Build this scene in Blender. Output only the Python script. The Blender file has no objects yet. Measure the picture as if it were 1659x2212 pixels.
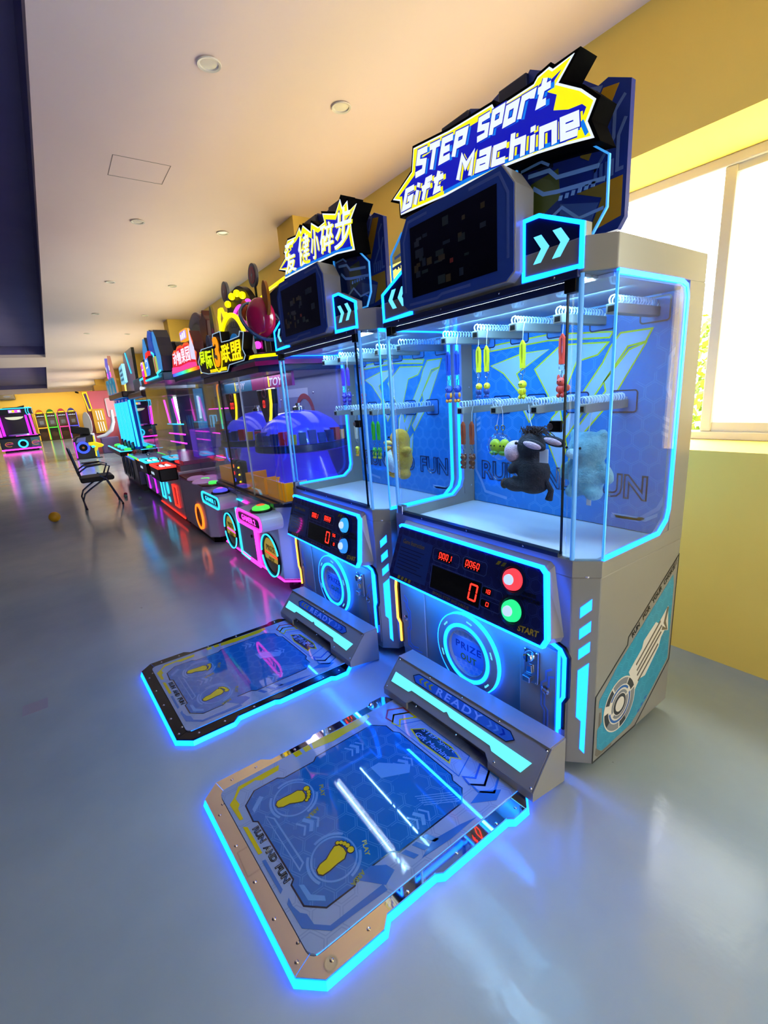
import bpy, bmesh, math, random
from mathutils import Vector, Matrix
random.seed(7)
scene = bpy.context.scene
COL = scene.collection
# ------------------------------------------------------------ camera
cam_d = bpy.data.cameras.new('camera'); cam = bpy.data.objects.new('camera', cam_d); COL.objects.link(cam)
cam_d.sensor_width = 36.0; cam_d.lens = 993.28 / 2212 * 36.0; cam_d.clip_start = 0.02; cam_d.clip_end = 300
RIGHT = Vector((0.58062895, 0.81120961, -0.06934696)); DOWN = Vector((0.16468074, -0.20043091, -0.96576794)); FWD = Vector((-0.7973395, 0.54933271, -0.24996658))
m = Matrix.Identity(4)
for i in range(3):
    m[i][0] = RIGHT[i]; m[i][1] = -DOWN[i]; m[i][2] = -FWD[i]
m[2][3] = 1.5
cam.matrix_world = m
scene.camera = cam
# ------------------------------------------------------------ exposure, world, daylight
vs = scene.view_settings
vs.view_transform = 'Standard'; vs.look = 'None'; vs.gamma = 1.0; vs.exposure = 0.2
vs.use_curve_mapping = False
try:
    scene.cycles.transparent_max_bounces = 28
    scene.cycles.max_bounces = 6
    scene.cycles.diffuse_bounces = 4
    scene.cycles.glossy_bounces = 3
    scene.cycles.sample_clamp_indirect = 6.0
except Exception:
    pass
world = bpy.data.worlds.new('overcast_sky'); scene.world = world; world.use_nodes = True
bg = world.node_tree.nodes['Background']; bg.inputs[0].default_value = (0.96, 0.98, 1.0, 1); bg.inputs[1].default_value = 16.5
def portal(name, loc, rot, sx, sy):
    d = bpy.data.lights.new(name, 'AREA'); d.shape = 'RECTANGLE'; d.size = sx; d.size_y = sy
    o = bpy.data.objects.new(name, d); COL.objects.link(o); o.location = loc; o.rotation_euler = rot
    d.cycles.is_portal = True
    return o
WALL_Y, WIN_Y, CEIL = 2.614, 3.08, 3.15
BAYS = [(-3.95, -0.45), (-0.12, 2.8), (-9.5, -4.95), (-15.2, -10.6), (-20.9, -16.6), (-27.0, -22.5), (-33.0, -28.5)]   # window openings along the wall
for i, (a, b) in enumerate(BAYS):
    portal('window_daylight', ((a + b) / 2, WIN_Y + 0.1, 1.83), (math.radians(-90), 0, 0), b - a, 1.42)

portal('added_doorway_daylight', (4.1, 0.25, 1.15), (0, math.radians(90), 0), 2.3, 0.9)  # daylight through the unseen doorway added to brighten wall and ceiling
# ------------------------------------------------------------ materials
def lin(c):
    c = c.lstrip('#'); r = [int(c[i:i + 2], 16) / 255 for i in (0, 2, 4)]
    return tuple(x / 12.92 if x <= 0.04045 else ((x + 0.055) / 1.055) ** 2.4 for x in r)
MATS = {}
def mat(name, color='#cccccc', rough=0.5, metal=0.0, emit=None, power=0.0, spec=0.5, coat=0.0):
    if name in MATS: return MATS[name]
    mt = bpy.data.materials.new(name); mt.use_nodes = True; MATS[name] = mt
    b = mt.node_tree.nodes['Principled BSDF']
    col = lin(color) if isinstance(color, str) else color
    b.inputs['Base Color'].default_value = (*col, 1); b.inputs['Roughness'].default_value = rough; b.inputs['Metallic'].default_value = metal
    b.inputs['Specular IOR Level'].default_value = spec; b.inputs['Coat Weight'].default_value = coat; b.inputs['Coat Roughness'].default_value = 0.03
    if emit is not None:
        e = lin(emit) if isinstance(emit, str) else emit
        b.inputs['Emission Color'].default_value = (*e, 1); b.inputs['Emission Strength'].default_value = power
    return mt
def glow(name, e, power):
    mt = mat(name, '#101010', 0.4, emit=e, power=power)
    if power <= 1.35: mt.cycles.emission_sampling = 'NONE'
    return mt
class NT:
    def __init__(s, mt): s.t = mt.node_tree; s.b = s.t.nodes['Principled BSDF']
    def n(s, kind, **kw):
        x = s.t.nodes.new(kind)
        for k, v in kw.items(): setattr(x, k, v)
        return x
    def l(s, a, b): s.t.links.new(a, b)
    def math(s, op, a, b=None, c=None):
        x = s.n('ShaderNodeMath', operation=op)
        for i, v in enumerate((a, b, c)):
            if v is None: continue
            if isinstance(v, (int, float)): x.inputs[i].default_value = v
            else: s.l(v, x.inputs[i])
        return x.outputs[0]
    def ramp(s, f, stops):
        r = s.n('ShaderNodeValToRGB'); e = r.color_ramp.elements
        while len(e) < len(stops): e.new(0.5)
        for i, (p, c) in enumerate(stops): e[i].position = p; e[i].color = (*c, 1)
        s.l(f, r.inputs[0]); return r.outputs[0]
    def noise(s, scale, detail=3, vec=None, rough=0.55):
        x = s.n('ShaderNodeTexNoise'); x.inputs['Scale'].default_value = scale; x.inputs['Detail'].default_value = detail; x.inputs['Roughness'].default_value = rough
        tc = s.n('ShaderNodeTexCoord') if vec is None else None
        s.l(tc.outputs['Object'] if vec is None else vec, x.inputs['Vector']); return x.outputs['Fac']
    def bump(s, h, strength, dist=0.01):
        x = s.n('ShaderNodeBump'); x.inputs['Strength'].default_value = strength; x.inputs['Distance'].default_value = dist
        s.l(h, x.inputs['Height']); s.l(x.outputs[0], s.b.inputs['Normal'])
def mixc(a, b, t): return tuple(x * (1 - t) + y * t for x, y in zip(a, b))
def plaster(name, color, var=0.06, rough=0.85, bump=0.08):
    mt = mat(name, color, rough); t = NT(mt); c = lin(color)
    f = t.noise(1.3, 4)
    t.l(t.ramp(f, [(0.3, mixc(c, (0, 0, 0), var)), (0.7, mixc(c, (1, 1, 1), var * 0.4))]), t.b.inputs['Base Color'])
    t.bump(t.noise(90, 2), bump, 0.003)
    return mt
def hexprint(name, base, line, cell, w, axes='XY', rough=0.06, var=0.0, bright=None):
    """printed sheet with a fine hexagon line pattern"""
    mt = mat(name, base, rough); t = NT(mt)
    tc = t.n('ShaderNodeTexCoord'); sp = t.n('ShaderNodeSeparateXYZ'); t.l(tc.outputs['Object'], sp.inputs[0])
    px = t.math('MULTIPLY', sp.outputs['XYZ'.index(axes[0])], 1 / cell); py = t.math('MULTIPLY', sp.outputs['XYZ'.index(axes[1])], 1 / cell)
    S3 = 1.7320508
    def fold(ox, oy):
        a = t.math('ABSOLUTE', t.math('SUBTRACT', t.math('FLOORED_MODULO', t.math('ADD', px, ox), 1.0), 0.5))
        b = t.math('ABSOLUTE', t.math('SUBTRACT', t.math('FLOORED_MODULO', t.math('ADD', py, oy), S3), S3 / 2))
        return t.math('MAXIMUM', a, t.math('ADD', t.math('MULTIPLY', a, 0.5), t.math('MULTIPLY', b, S3 / 2)))
    d = t.math('MINIMUM', fold(0, 0), fold(0.5, S3 / 2))
    on = t.math('SUBTRACT', 1.0, t.math('ABSOLUTE', t.math('DIVIDE', t.math('SUBTRACT', d, 0.5 - 1.6 * w), w)))
    f = t.math('MULTIPLY', t.math('MAXIMUM', on, 0.0), 1.0)
    f = t.math('MULTIPLY', f, t.math('GREATER_THAN', t.noise(4.0 / cell * 0.12, 2), 0.42))
    mx = t.n('ShaderNodeMix', data_type='RGBA'); t.l(f, mx.inputs[0]); mx.inputs[6].default_value = (*lin(base), 1); mx.inputs[7].default_value = (*lin(line), 1)
    t.l(mx.outputs[2], t.b.inputs['Base Color'])
    return mt
def glassmat(name, tint=(0.94, 0.975, 1.0), boost=0.0, frost=0.0):
    if name in MATS: return MATS[name]
    mt = bpy.data.materials.new(name); mt.use_nodes = True; MATS[name] = mt
    t = mt.node_tree; t.nodes.clear()
    o = t.nodes.new('ShaderNodeOutputMaterial'); mix = t.nodes.new('ShaderNodeMixShader'); tr = t.nodes.new('ShaderNodeBsdfTransparent'); gl = t.nodes.new('ShaderNodeBsdfGlossy'); fr = t.nodes.new('ShaderNodeLayerWeight')
    tr.inputs[0].default_value = (*tint, 1); gl.inputs['Roughness'].default_value = 0.0; gl.inputs[0].default_value = (0.9, 0.9, 0.9, 1)
    pw = t.nodes.new('ShaderNodeMath'); pw.operation = 'POWER'; pw.inputs[1].default_value = 4.0
    ma = t.nodes.new('ShaderNodeMath'); ma.operation = 'MULTIPLY_ADD'; ma.inputs[1].default_value = 0.85; ma.inputs[2].default_value = 0.018 + boost * 0.15
    fr.inputs['Blend'].default_value = 0.5
    t.links.new(fr.outputs['Facing'], pw.inputs[0]); t.links.new(pw.outputs[0], ma.inputs[0])
    t.links.new(ma.outputs[0], mix.inputs[0]); t.links.new(tr.outputs[0], mix.inputs[1]); t.links.new(gl.outputs[0], mix.inputs[2]); t.links.new(mix.outputs[0], o.inputs[0])
    return mt

# ------------------------------------------------------------ mesh helpers
class Fr:
    """a plane in space: origin, right, up; n points out of the surface"""
    def __init__(s, O, u, v):
        s.O = Vector(O); s.u = Vector(u).normalized(); s.v = Vector(v).normalized(); s.n = s.u.cross(s.v)
    def p(s, a, b, d=0.0): return s.O + s.u * a + s.v * b + s.n * d
def FRONT(y=0.0): return Fr((0, y, 0), (1, 0, 0), (0, 0, 1))
def TOP(z=0.0): return Fr((0, 0, z), (1, 0, 0), (0, 1, 0))
def SIDE(x=0.0): return Fr((x, 0, 0), (0, 1, 0), (0, 0, 1))
def rot2(pts, a, c=(0, 0)):
    ca, sa = math.cos(a), math.sin(a)
    return [(c[0] + (x - c[0]) * ca - (y - c[1]) * sa, c[1] + (x - c[0]) * sa + (y - c[1]) * ca) for x, y in pts]
def rect(x0, y0, x1, y1): return [(x0, y0), (x1, y0), (x1, y1), (x0, y1)]
def rrect(x0, y0, x1, y1, r, n=5):
    out = []
    for cx, cy, a0 in ((x1 - r, y1 - r, 0), (x0 + r, y1 - r, 90), (x0 + r, y0 + r, 180), (x1 - r, y0 + r, 270)):
        for i in range(n + 1):
            a = math.radians(a0 + 90 * i / n); out.append((cx + r * math.cos(a), cy + r * math.sin(a)))
    return out
def circ(cx, cy, rx, ry=None, n=32, a0=0, a1=360):
    ry = rx if ry is None else ry; full = abs(a1 - a0) >= 360
    k = n if full else n + 1
    return [(cx + rx * math.cos(math.radians(a0 + (a1 - a0) * i / n)), cy + ry * math.sin(math.radians(a0 + (a1 - a0) * i / n))) for i in range(k)]
def chamf(x0, y0, x1, y1, c): return [(x0 + c, y0), (x1 - c, y0), (x1, y0 + c), (x1, y1 - c), (x1 - c, y1), (x0 + c, y1), (x0, y1 - c), (x0, y0 + c)]
def area2(p): return sum(p[i][0] * p[(i + 1) % len(p)][1] - p[(i + 1) % len(p)][0] * p[i][1] for i in range(len(p))) / 2
def inset(pts, d):
    s = 1 if area2(pts) > 0 else -1; n = len(pts); out = []
    for i in range(n):
        p0, p1, p2 = Vector(pts[i - 1]), Vector(pts[i]), Vector(pts[(i + 1) % n])
        e1 = (p1 - p0).normalized(); e2 = (p2 - p1).normalized()
        n1 = Vector((-e1.y, e1.x)) * s; n2 = Vector((-e2.y, e2.x)) * s
        b = n1 + n2
        k = max(0.35, b.dot(n1)) if b.length > 1e-6 else 1
        b = b * (d / k) if b.length > 1e-6 else n1 * d
        out.append((p1.x + b.x, p1.y + b.y))
    return out
class MB:
    def __init__(s): s.bm = bmesh.new()
    def quadverts(s, vs, faces):
        v = [s.bm.verts.new(p) for p in vs]
        for f in faces:
            try: s.bm.faces.new([v[i] for i in f])
            except ValueError: pass
        return s
    def box(s, x0, y0, z0, x1, y1, z1):
        return s.quadverts([(x0, y0, z0), (x1, y0, z0), (x1, y1, z0), (x0, y1, z0), (x0, y0, z1), (x1, y0, z1), (x1, y1, z1), (x0, y1, z1)], [(0, 3, 2, 1), (4, 5, 6, 7), (0, 1, 5, 4), (1, 2, 6, 5), (2, 3, 7, 6), (3, 0, 4, 7)])
    def prism(s, fr, pts, d0, d1, pts1=None):
        n = len(pts); q = pts1 or pts
        a = [fr.p(x, y, d0) for x, y in pts]; b = [fr.p(x, y, d1) for x, y in q]
        f = [tuple(range(n))[::-1], tuple(range(n, 2 * n))] + [(i, (i + 1) % n, n + (i + 1) % n, n + i) for i in range(n)]
        return s.quadverts(a + b, f)
    def ring(s, fr, outer, inner, d0, d1):
        n = len(outer)
        vs = [fr.p(x, y, d) for d in (d0, d1) for pts in (outer, inner) for x, y in pts]; f = []
        for i in range(n):
            j = (i + 1) % n
            f += [(i, j, 2 * n + j, 2 * n + i), (n + j, n + i, 3 * n + i, 3 * n + j), (2 * n + i, 2 * n + j, 3 * n + j, 3 * n + i), (j, i, n + i, n + j)]
        return s.quadverts(vs, f)
    def strip(s, fr, path, w, d0, d1, closed=False):
        """ribbon of width w along a 2D path, raised from d0 to d1"""
        n = len(path); L = []; Rr = []
        for i in range(n):
            p1 = Vector(path[i])
            e1 = (p1 - Vector(path[i - 1])) if (i > 0 or closed) else (Vector(path[1]) - p1)
            e2 = (Vector(path[(i + 1) % n]) - p1) if (i < n - 1 or closed) else e1
            e1.normalize(); e2.normalize()
            n1 = Vector((-e1.y, e1.x)); n2 = Vector((-e2.y, e2.x)); b = n1 + n2
            b = b / max(0.5, b.dot(n1)) * (w / 2) if b.length > 1e-5 else n1 * w / 2
            L.append((p1.x + b.x, p1.y + b.y)); Rr.append((p1.x - b.x, p1.y - b.y))
        if closed: return s.ring(fr, L, Rr, d0, d1)
        vs = [fr.p(x, y, d) for d in (d0, d1) for pts in (L, Rr) for x, y in pts]; f = []
        for i in range(n - 1):
            j = i + 1
            f += [(i, j, n + j, n + i), (2 * n + i, 3 * n + i, 3 * n + j, 2 * n + j), (i, 2 * n + i, 2 * n + j, j), (n + i, n + j, 3 * n + j, 3 * n + i)]
        f += [(0, n, 3 * n, 2 * n), (n - 1, 3 * n - 1, 4 * n - 1, 2 * n - 1)]
        return s.quadverts(vs, f)
    def tube(s, path, r, n=8, closed=False):
        P = [Vector(p) for p in path]; k = len(P); rings = []; up = None
        rad = r if isinstance(r, (list, tuple)) else [r] * k
        for i in range(k):
            t = (P[(i + 1) % k] - P[i - 1]) if (closed or 0 < i < k - 1) else (P[1] - P[0] if i == 0 else P[-1] - P[-2])
            t.normalize()
            if up is None: up = Vector((0, 0, 1)) if abs(t.z) < 0.9 else Vector((1, 0, 0))
            a = t.cross(up).normalized(); up = a.cross(t).normalized()
            rings.append([P[i] + a * rad[i] * math.cos(2 * math.pi * j / n) + up * rad[i] * math.sin(2 * math.pi * j / n) for j in range(n)])
        f = []
        for i in range(k if closed else k - 1):
            i2 = (i + 1) % k
            for j in range(n): f.append((i * n + j, i * n + (j + 1) % n, i2 * n + (j + 1) % n, i2 * n + j))
        if not closed: f += [tuple(range(n))[::-1], tuple((k - 1) * n + j for j in range(n))]
        return s.quadverts([v for r_ in rings for v in r_], f)
    def lathe(s, prof, c, axis=(0, 0, 1), n=24, a0=0, a1=360, xref=None):
        ax = Vector(axis).normalized(); x = Vector(xref) if xref else (Vector((1, 0, 0)) if abs(ax.x) < 0.9 else Vector((0, 1, 0)))
        x = (x - ax * x.dot(ax)).normalized(); y = ax.cross(x); full = abs(a1 - a0) >= 360; k = len(prof); m_ = n if full else n + 1
        vs = []
        for i in range(m_):
            a = math.radians(a0 + (a1 - a0) * i / n)
            for r, h in prof: vs.append(Vector(c) + (x * math.cos(a) + y * math.sin(a)) * r + ax * h)
        f = []
        for i in range(n):
            j = (i + 1) % m_
            for q in range(k - 1): f.append((i * k + q, j * k + q, j * k + q + 1, i * k + q + 1))
        if full:
            if prof[0][0] > 1e-6: f.append(tuple(i * k for i in range(n))[::-1])
            if prof[-1][0] > 1e-6: f.append(tuple(i * k + k - 1 for i in range(n)))
        s.quadverts(vs, f); return s
    def ball(s, c, r, n=12, rz=None, rot=None):
        rr = (r, r, r if rz is None else rz) if not isinstance(r, (tuple, list)) else r
        mtx = Matrix.Translation(c) @ (rot.to_4x4() if rot else Matrix.Identity(4)) @ Matrix.Diagonal((*rr, 1))
        bmesh.ops.create_uvsphere(s.bm, u_segments=n, v_segments=max(6, n * 2 // 3), radius=1, matrix=mtx); return s
    def hexa(s, pts): return s.quadverts(pts, [(0, 3, 2, 1), (4, 5, 6, 7), (0, 1, 5, 4), (1, 2, 6, 5), (2, 3, 7, 6), (3, 0, 4, 7)])
    def build(s, name, m_, parent=None, smooth=False, bevel=0.0, seg=2, kind=None, label=None, flip=True):
        bm = s.bm
        bmesh.ops.remove_doubles(bm, verts=bm.verts, dist=1e-6)
        if flip: bmesh.ops.recalc_face_normals(bm, faces=bm.faces)
        me = bpy.data.meshes.new(name); bm.to_mesh(me); bm.free()
        me.materials.append(m_)
        if smooth:
            for p in me.polygons: p.use_smooth = True
            if smooth != 'all':
                try: me.set_sharp_from_angle(angle=math.radians(38))
                except Exception: pass
        o = bpy.data.objects.new(name, me); COL.objects.link(o)
        if parent is not None: o.parent = parent
        if bevel:
            b = o.modifiers.new('bevel', 'BEVEL'); b.width = bevel; b.segments = seg; b.limit_method = 'ANGLE'; b.angle_limit = math.radians(35)
        if kind: o['kind'] = kind
        if label: o['label'] = label
        return o
def poly(name, fr, pts, d0, d1, m_, parent=None, **kw): return MB().prism(fr, pts, d0, d1).build(name, m_, parent, **kw)
def box(name, b, m_, parent=None, **kw): return MB().box(*b).build(name, m_, parent, **kw)
def thing(name, label, cat, loc=(0, 0, 0), rz=0.0, group=None):
    o = bpy.data.objects.new(name, None); COL.objects.link(o); o.location = loc; o.rotation_euler = (0, 0, rz)
    o.empty_display_size = 0.1; o['label'] = label; o['category'] = cat
    if group: o['group'] = group
    return o
def tag(o, label, cat, group=None):
    o['label'] = label; o['category'] = cat
    if group: o['group'] = group
    return o
def struct(o): o['kind'] = 'structure'; return o
def text(name, body, fr, p0, p1, h, m_, parent=None, d=0.001, thick=0.001, bold=0.0, shear=0.0, outline=0.0, arc=None, spacing=1.0):
    """lettering fitted between p0 and p1 (baseline ends, in the plane fr) with cap height h"""
    cu = bpy.data.curves.new('t', 'FONT'); cu.body = body; cu.size = 1; cu.offset = bold; cu.shear = shear; cu.space_character = spacing; cu.resolution_u = 3
    if outline:
        cu.fill_mode = 'NONE'; cu.bevel_depth = outline; cu.bevel_resolution = 0
    else: cu.extrude = 0.0
    ob = bpy.data.objects.new('t', cu); me = ob.to_mesh()
    vs = [v.co.copy() for v in me.vertices]; fs = [tuple(p.vertices) for p in me.polygons]
    ob.to_mesh_clear(); bpy.data.objects.remove(ob); bpy.data.curves.remove(cu)
    if not vs: return None
    x0 = min(v.x for v in vs); x1 = max(v.x for v in vs); y0 = min(v.y for v in vs); y1 = max(v.y for v in vs)
    dx, dy = p1[0] - p0[0], p1[1] - p0[1]; L = math.hypot(dx, dy); ex = (dx / L, dy / L); ey = (-ex[1], ex[0])
    sx = L / max(1e-6, x1 - x0); sy = h / max(1e-6, y1 - y0)
    out = []
    for v in vs:
        a = (v.x - x0) * sx; b = (v.y - y0) * sy
        if arc: b += arc * (1 - (2 * a / L - 1) ** 2)
        out.append(fr.p(p0[0] + ex[0] * a + ey[0] * b, p0[1] + ex[1] * a + ey[1] * b, d + (v.z * sy if outline else 0)))
    b = MB(); b.quadverts(out, fs)
    if not outline and thick:
        r = bmesh.ops.extrude_face_region(b.bm, geom=list(b.bm.faces))
        nv = [e for e in r['geom'] if isinstance(e, bmesh.types.BMVert)]
        bmesh.ops.translate(b.bm, verts=nv, vec=fr.n * thick)
    return b.build(name, m_, parent, flip=bool(thick) and not outline)

def marks(name, fr, p0, p1, h, n, m_, parent=None, d=0.001, thick=0.001):
    """a row of small printed blocks where a line is too small to read"""
    b = MB(); dx, dy = p1[0] - p0[0], p1[1] - p0[1]
    for i in range(n):
        u0 = (i + 0.08) / n; u1 = (i + 0.78) / n; k = 0.72 + 0.28 * ((i * 7) % 3) / 2
        b.prism(fr, [(p0[0] + dx * u0, p0[1] + dy * u0), (p0[0] + dx * u1, p0[1] + dy * u1), (p0[0] + dx * u1, p0[1] + dy * u1 + h * k), (p0[0] + dx * u0, p0[1] + dy * u0 + h * k)], d, d + thick)
    return b.build(name, m_, parent)
# ------------------------------------------------------------ common materials
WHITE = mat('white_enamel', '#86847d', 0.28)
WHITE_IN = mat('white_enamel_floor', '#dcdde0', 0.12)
NAVY = mat('navy_print', '#0d1f63', 0.25)
NAVY2 = mat('navy_print_gloss', '#0b1a55', 0.06)
BLACK = mat('black_plastic', '#050506', 0.4, spec=0.2)
BLACKG = mat('black_gloss', '#050507', 0.05)
CHROME = mat('chrome', '#d8d8dc', 0.08, 1.0)
STEEL = mat('brushed_steel', '#9fa3a8', 0.3, 1.0)
RUBBER = mat('rubber', '#1a1a1c', 0.7)
CYAN = glow('cyan_led', (0.002, 0.105, 1.0), 9.0)
CYAN_F = glow('cyan_led_front', (0.002, 0.085, 1.0), 11.0)
CYANB = glow('cyan_led_bright', (0.004, 0.12, 1.0), 7.0)
CYAN_L = glow('cyan_light_bar', (0.10, 0.62, 0.95), 1.5)
YEL_LED = glow('amber_led', (1.0, 0.42, 0.04), 3.0)
LEDWHITE = glow('white_led', (0.7, 0.85, 1.0), 55.0)
MATTE = mat('matte_black', '#040405', 0.85, spec=0.05)
RED_LED = glow('red_digit', (1.0, 0.02, 0.01), 3.0)
GLASS = glassmat('clear_glass')
ACRYL = glassmat('clear_acrylic', (0.9, 0.96, 1.0), 0.25)
AZURE = hexprint('azure_hexagon_print', '#2a7ccc', '#4c98da', 0.075, 0.03, 'XZ', 0.12)
# ------------------------------------------------------------ room
FLOORM = mat('grey_epoxy', '#7d8a90', 0.09, spec=0.35)
t = NT(FLOORM)
c1, c2 = lin('#8b9ca8'), lin('#a4b3ba')
f = t.noise(0.7, 5); sc_ = t.math('GREATER_THAN', t.noise(5.5, 6, rough=0.75), 0.705)
mxf = t.n('ShaderNodeMix', data_type='RGBA'); t.l(t.math('MULTIPLY', sc_, 0.45), mxf.inputs[0]); t.l(t.ramp(f, [(0.35, c1), (0.68, c2)]), mxf.inputs[6]); mxf.inputs[7].default_value = (0.05, 0.05, 0.055, 1); t.l(mxf.outputs[2], t.b.inputs['Base Color'])
r = t.n('ShaderNodeMapRange'); t.l(t.noise(3.0, 4), r.inputs[0]); r.inputs[3].default_value = 0.10; r.inputs[4].default_value = 0.2; t.l(r.outputs[0], t.b.inputs['Roughness'])
bn = t.math('ADD', t.noise(26, 2), t.math('MULTIPLY', t.noise(2.2, 2), 2.0)); t.bump(bn, 0.055, 0.012)
CEILM = plaster('peach_ceiling', '#f3ded8', 0.03, 0.9, 0.05)
WALLM = plaster('yellow_wall', '#f6d566', 0.03, 0.8, 0.1)
COFFER_SHADE = plaster('coffer_shade', '#645e94', 0.05)  # shade of the unlit recesses is put into this colour
XB, XF, YL = -38.5, 4.0, -9.0
struct(box('floor', (XB, YL, -0.1, XF, WALL_Y, 0), FLOORM))
CO = [(-16.8, 3.2), (-35.8, -20.0)]     # ceiling coffers in x, left of y = 0.26
CY0, CY1, CH = 0.26, -6.0, 0.3
b = MB(); b.box(XB, CY0, CEIL, XF, WALL_Y, CEIL + 0.08); b.box(XB, YL, CEIL, XF, CY1, CEIL + 0.08)
xs = [XB] + [v for c in sorted(CO) for v in c] + [XF]
for i in range(0, len(xs), 2): b.box(xs[i], CY1, CEIL, xs[i + 1], CY0, CEIL + 0.08)
ceil_o = struct(b.build('ceiling', CEILM, flip=False))
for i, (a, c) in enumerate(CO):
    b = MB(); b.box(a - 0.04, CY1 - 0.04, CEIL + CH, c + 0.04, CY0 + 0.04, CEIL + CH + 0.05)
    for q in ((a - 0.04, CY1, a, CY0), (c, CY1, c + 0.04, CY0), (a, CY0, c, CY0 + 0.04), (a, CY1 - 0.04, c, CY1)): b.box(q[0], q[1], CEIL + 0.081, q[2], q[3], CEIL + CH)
    struct(b.build('trim_%d' % (i + 1), COFFER_SHADE, flip=False))
# right wall with window openings
Z0, Z1 = 1.112, 2.542
b = MB(); WT = 0.5
b.box(XB, WALL_Y, 0, XF, WALL_Y + WT, Z0); b.box(XB, WALL_Y, Z1, XF, WALL_Y + WT, CEIL)
edges = [XF] + [v for a, c in sorted(BAYS, reverse=True) for v in (c, a)] + [XB]
for i in range(0, len(edges), 2): b.box(edges[i + 1], WALL_Y, Z0, edges[i], WALL_Y + WT, Z1)
struct(b.build('wall_right', WALLM, flip=False))
for cx in (-4.7, -10.38, -16.4, -22.2, -28.0):
    struct(box('trim_3', (cx, 2.2, 0, cx + 0.36, WALL_Y, CEIL), WALLM))
struct(box('trim_5', (-36.1, -6.0, 2.96, -35.9, WALL_Y, CEIL), CEILM))  # drop beam, also placed to hide the added batten from view
struct(box('wall_back', (XB - 0.2, YL, 0, XB, WALL_Y + WT, CEIL), WALLM))
struct(box('wall_left', (XB, YL - 0.2, 0, XF, YL, CEIL), plaster('left_wall', '#544c58')))
b = MB(); b.box(XF, YL, 0, XF + 0.2, -0.2, CEIL); b.box(XF, 0.7, 0, XF + 0.2, WALL_Y + WT, CEIL); b.box(XF, -0.2, 2.3, XF + 0.2, 0.7, CEIL)
struct(b.build('wall_front', plaster('front_wall', '#c9a96a'), flip=False))
# unseen open doorway, added behind the viewer to brighten the room
b = MB(); b.box(XF - 0.02, -0.26, 0, XF + 0.02, -0.2, 2.36); b.box(XF - 0.02, 0.7, 0, XF + 0.02, 0.76, 2.36); b.box(XF - 0.02, -0.2, 2.3, XF + 0.02, 0.7, 2.36)
struct(b.build('added_door_1', mat('added_door_frame', '#b8aa90', 0.5), flip=False))
# windows
FRAME = mat('window_frame', '#cfc9bb', 0.4)
FROST = mat('frosted_glass', '#f4f5ee', 0.7)
bsdf = FROST.node_tree.nodes['Principled BSDF']; bsdf.inputs['Transmission Weight'].default_value = 0.0
tr = FROST.node_tree.nodes.new('ShaderNodeBsdfTranslucent'); tr.inputs[0].default_value = (0.93, 0.94, 0.86, 1)
mx = FROST.node_tree.nodes.new('ShaderNodeMixShader'); mx.inputs[0].default_value = 0.85
FROST.node_tree.links.new(bsdf.outputs[0], mx.inputs[1]); FROST.node_tree.links.new(tr.outputs[0], mx.inputs[2]); FROST.node_tree.links.new(mx.outputs[0], FROST.node_tree.nodes['Material Output'].inputs[0])
for i, (a, c) in enumerate(BAYS):
    w = bpy.data.objects.new('window_%d' % (i + 1), None); COL.objects.link(w); w['kind'] = 'structure'
    y = WIN_Y
    for nm, bb in (('sill_rail', (a, y - 0.03, Z0, c, y + 0.05, Z0 + 0.045)), ('head_rail', (a, y - 0.03, Z1 - 0.05, c, y + 0.05, Z1)), ('jamb', (a, y - 0.03, Z0 + 0.045, a + 0.05, y + 0.05, Z1 - 0.05)), ('jamb', (c - 0.05, y - 0.03, Z0 + 0.045, c, y + 0.05, Z1 - 0.05))):
        box(nm, bb, FRAME, w, bevel=0.006)
    if i == 0:   # open sash on the left, frosted sliding panes to the right
        for x in (-1.15,):
            box('mullion', (x, y - 0.02, Z0 + 0.045, x + 0.055, y + 0.04, Z1 - 0.05), FRAME, w, bevel=0.006)
        for x0, x1 in ((-1.095, c - 0.05),):
            box('sash_rail', (x0, y - 0.01, Z0 + 0.045, x1, y + 0.03, Z0 + 0.095), FRAME, w); box('sash_rail', (x0, y - 0.01, Z1 - 0.085, x1, y + 0.03, Z1 - 0.05), FRAME, w)
            box('pane', (x0, y + 0.005, Z0 + 0.095, x1, y + 0.012, Z1 - 0.085), FROST, w)
    else:
        for x in (a + (c - a) / 3, a + 2 * (c - a) / 3): box('mullion', (x, y - 0.02, Z0 + 0.045, x + 0.055, y + 0.04, Z1 - 0.05), FRAME, w)
        box('pane', (a + 0.05, y + 0.055, Z0 + 0.045, c - 0.05, y + 0.062, Z1 - 0.05), FROST if i == 1 else GLASS, w)
# hedge outside the open window
HEDGE = mat('hedge_leaves', '#6f8f1c', 0.6)
t = NT(HEDGE); t.l(t.ramp(t.noise(9, 4), [(0.3, lin('#3c5a0c')), (0.7, lin('#9fbb2a'))]), t.b.inputs['Base Color'])
b = MB()
for i in range(9000):
    x = random.uniform(-4.5, 0.5); y = 5.2 + random.uniform(-0.5, 0.5); z = random.uniform(0.6, 1.92 + 0.1 * math.sin(x * 3))
    s = random.uniform(0.03, 0.06); a = Vector((random.gauss(0, 1), random.gauss(0, 1), random.gauss(0, 1))).normalized(); c = a.orthogonal().normalized(); d = a.cross(c)
    p = Vector((x, y, z)); b.quadverts([p - c * s, p + d * s * 0.6, p + c * s, p - d * s * 0.6], [(0, 1, 2, 3)])
o = b.build('hedge', HEDGE, flip=False); tag(o, 'bright green clipped hedge outside the open window', 'hedge'); o['kind'] = 'stuff'
struct(box('ground', (-60, 3.3, -0.3, 30, 40, -0.1), mat('outdoor_paving', '#b5ad9a', 0.9)))
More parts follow.
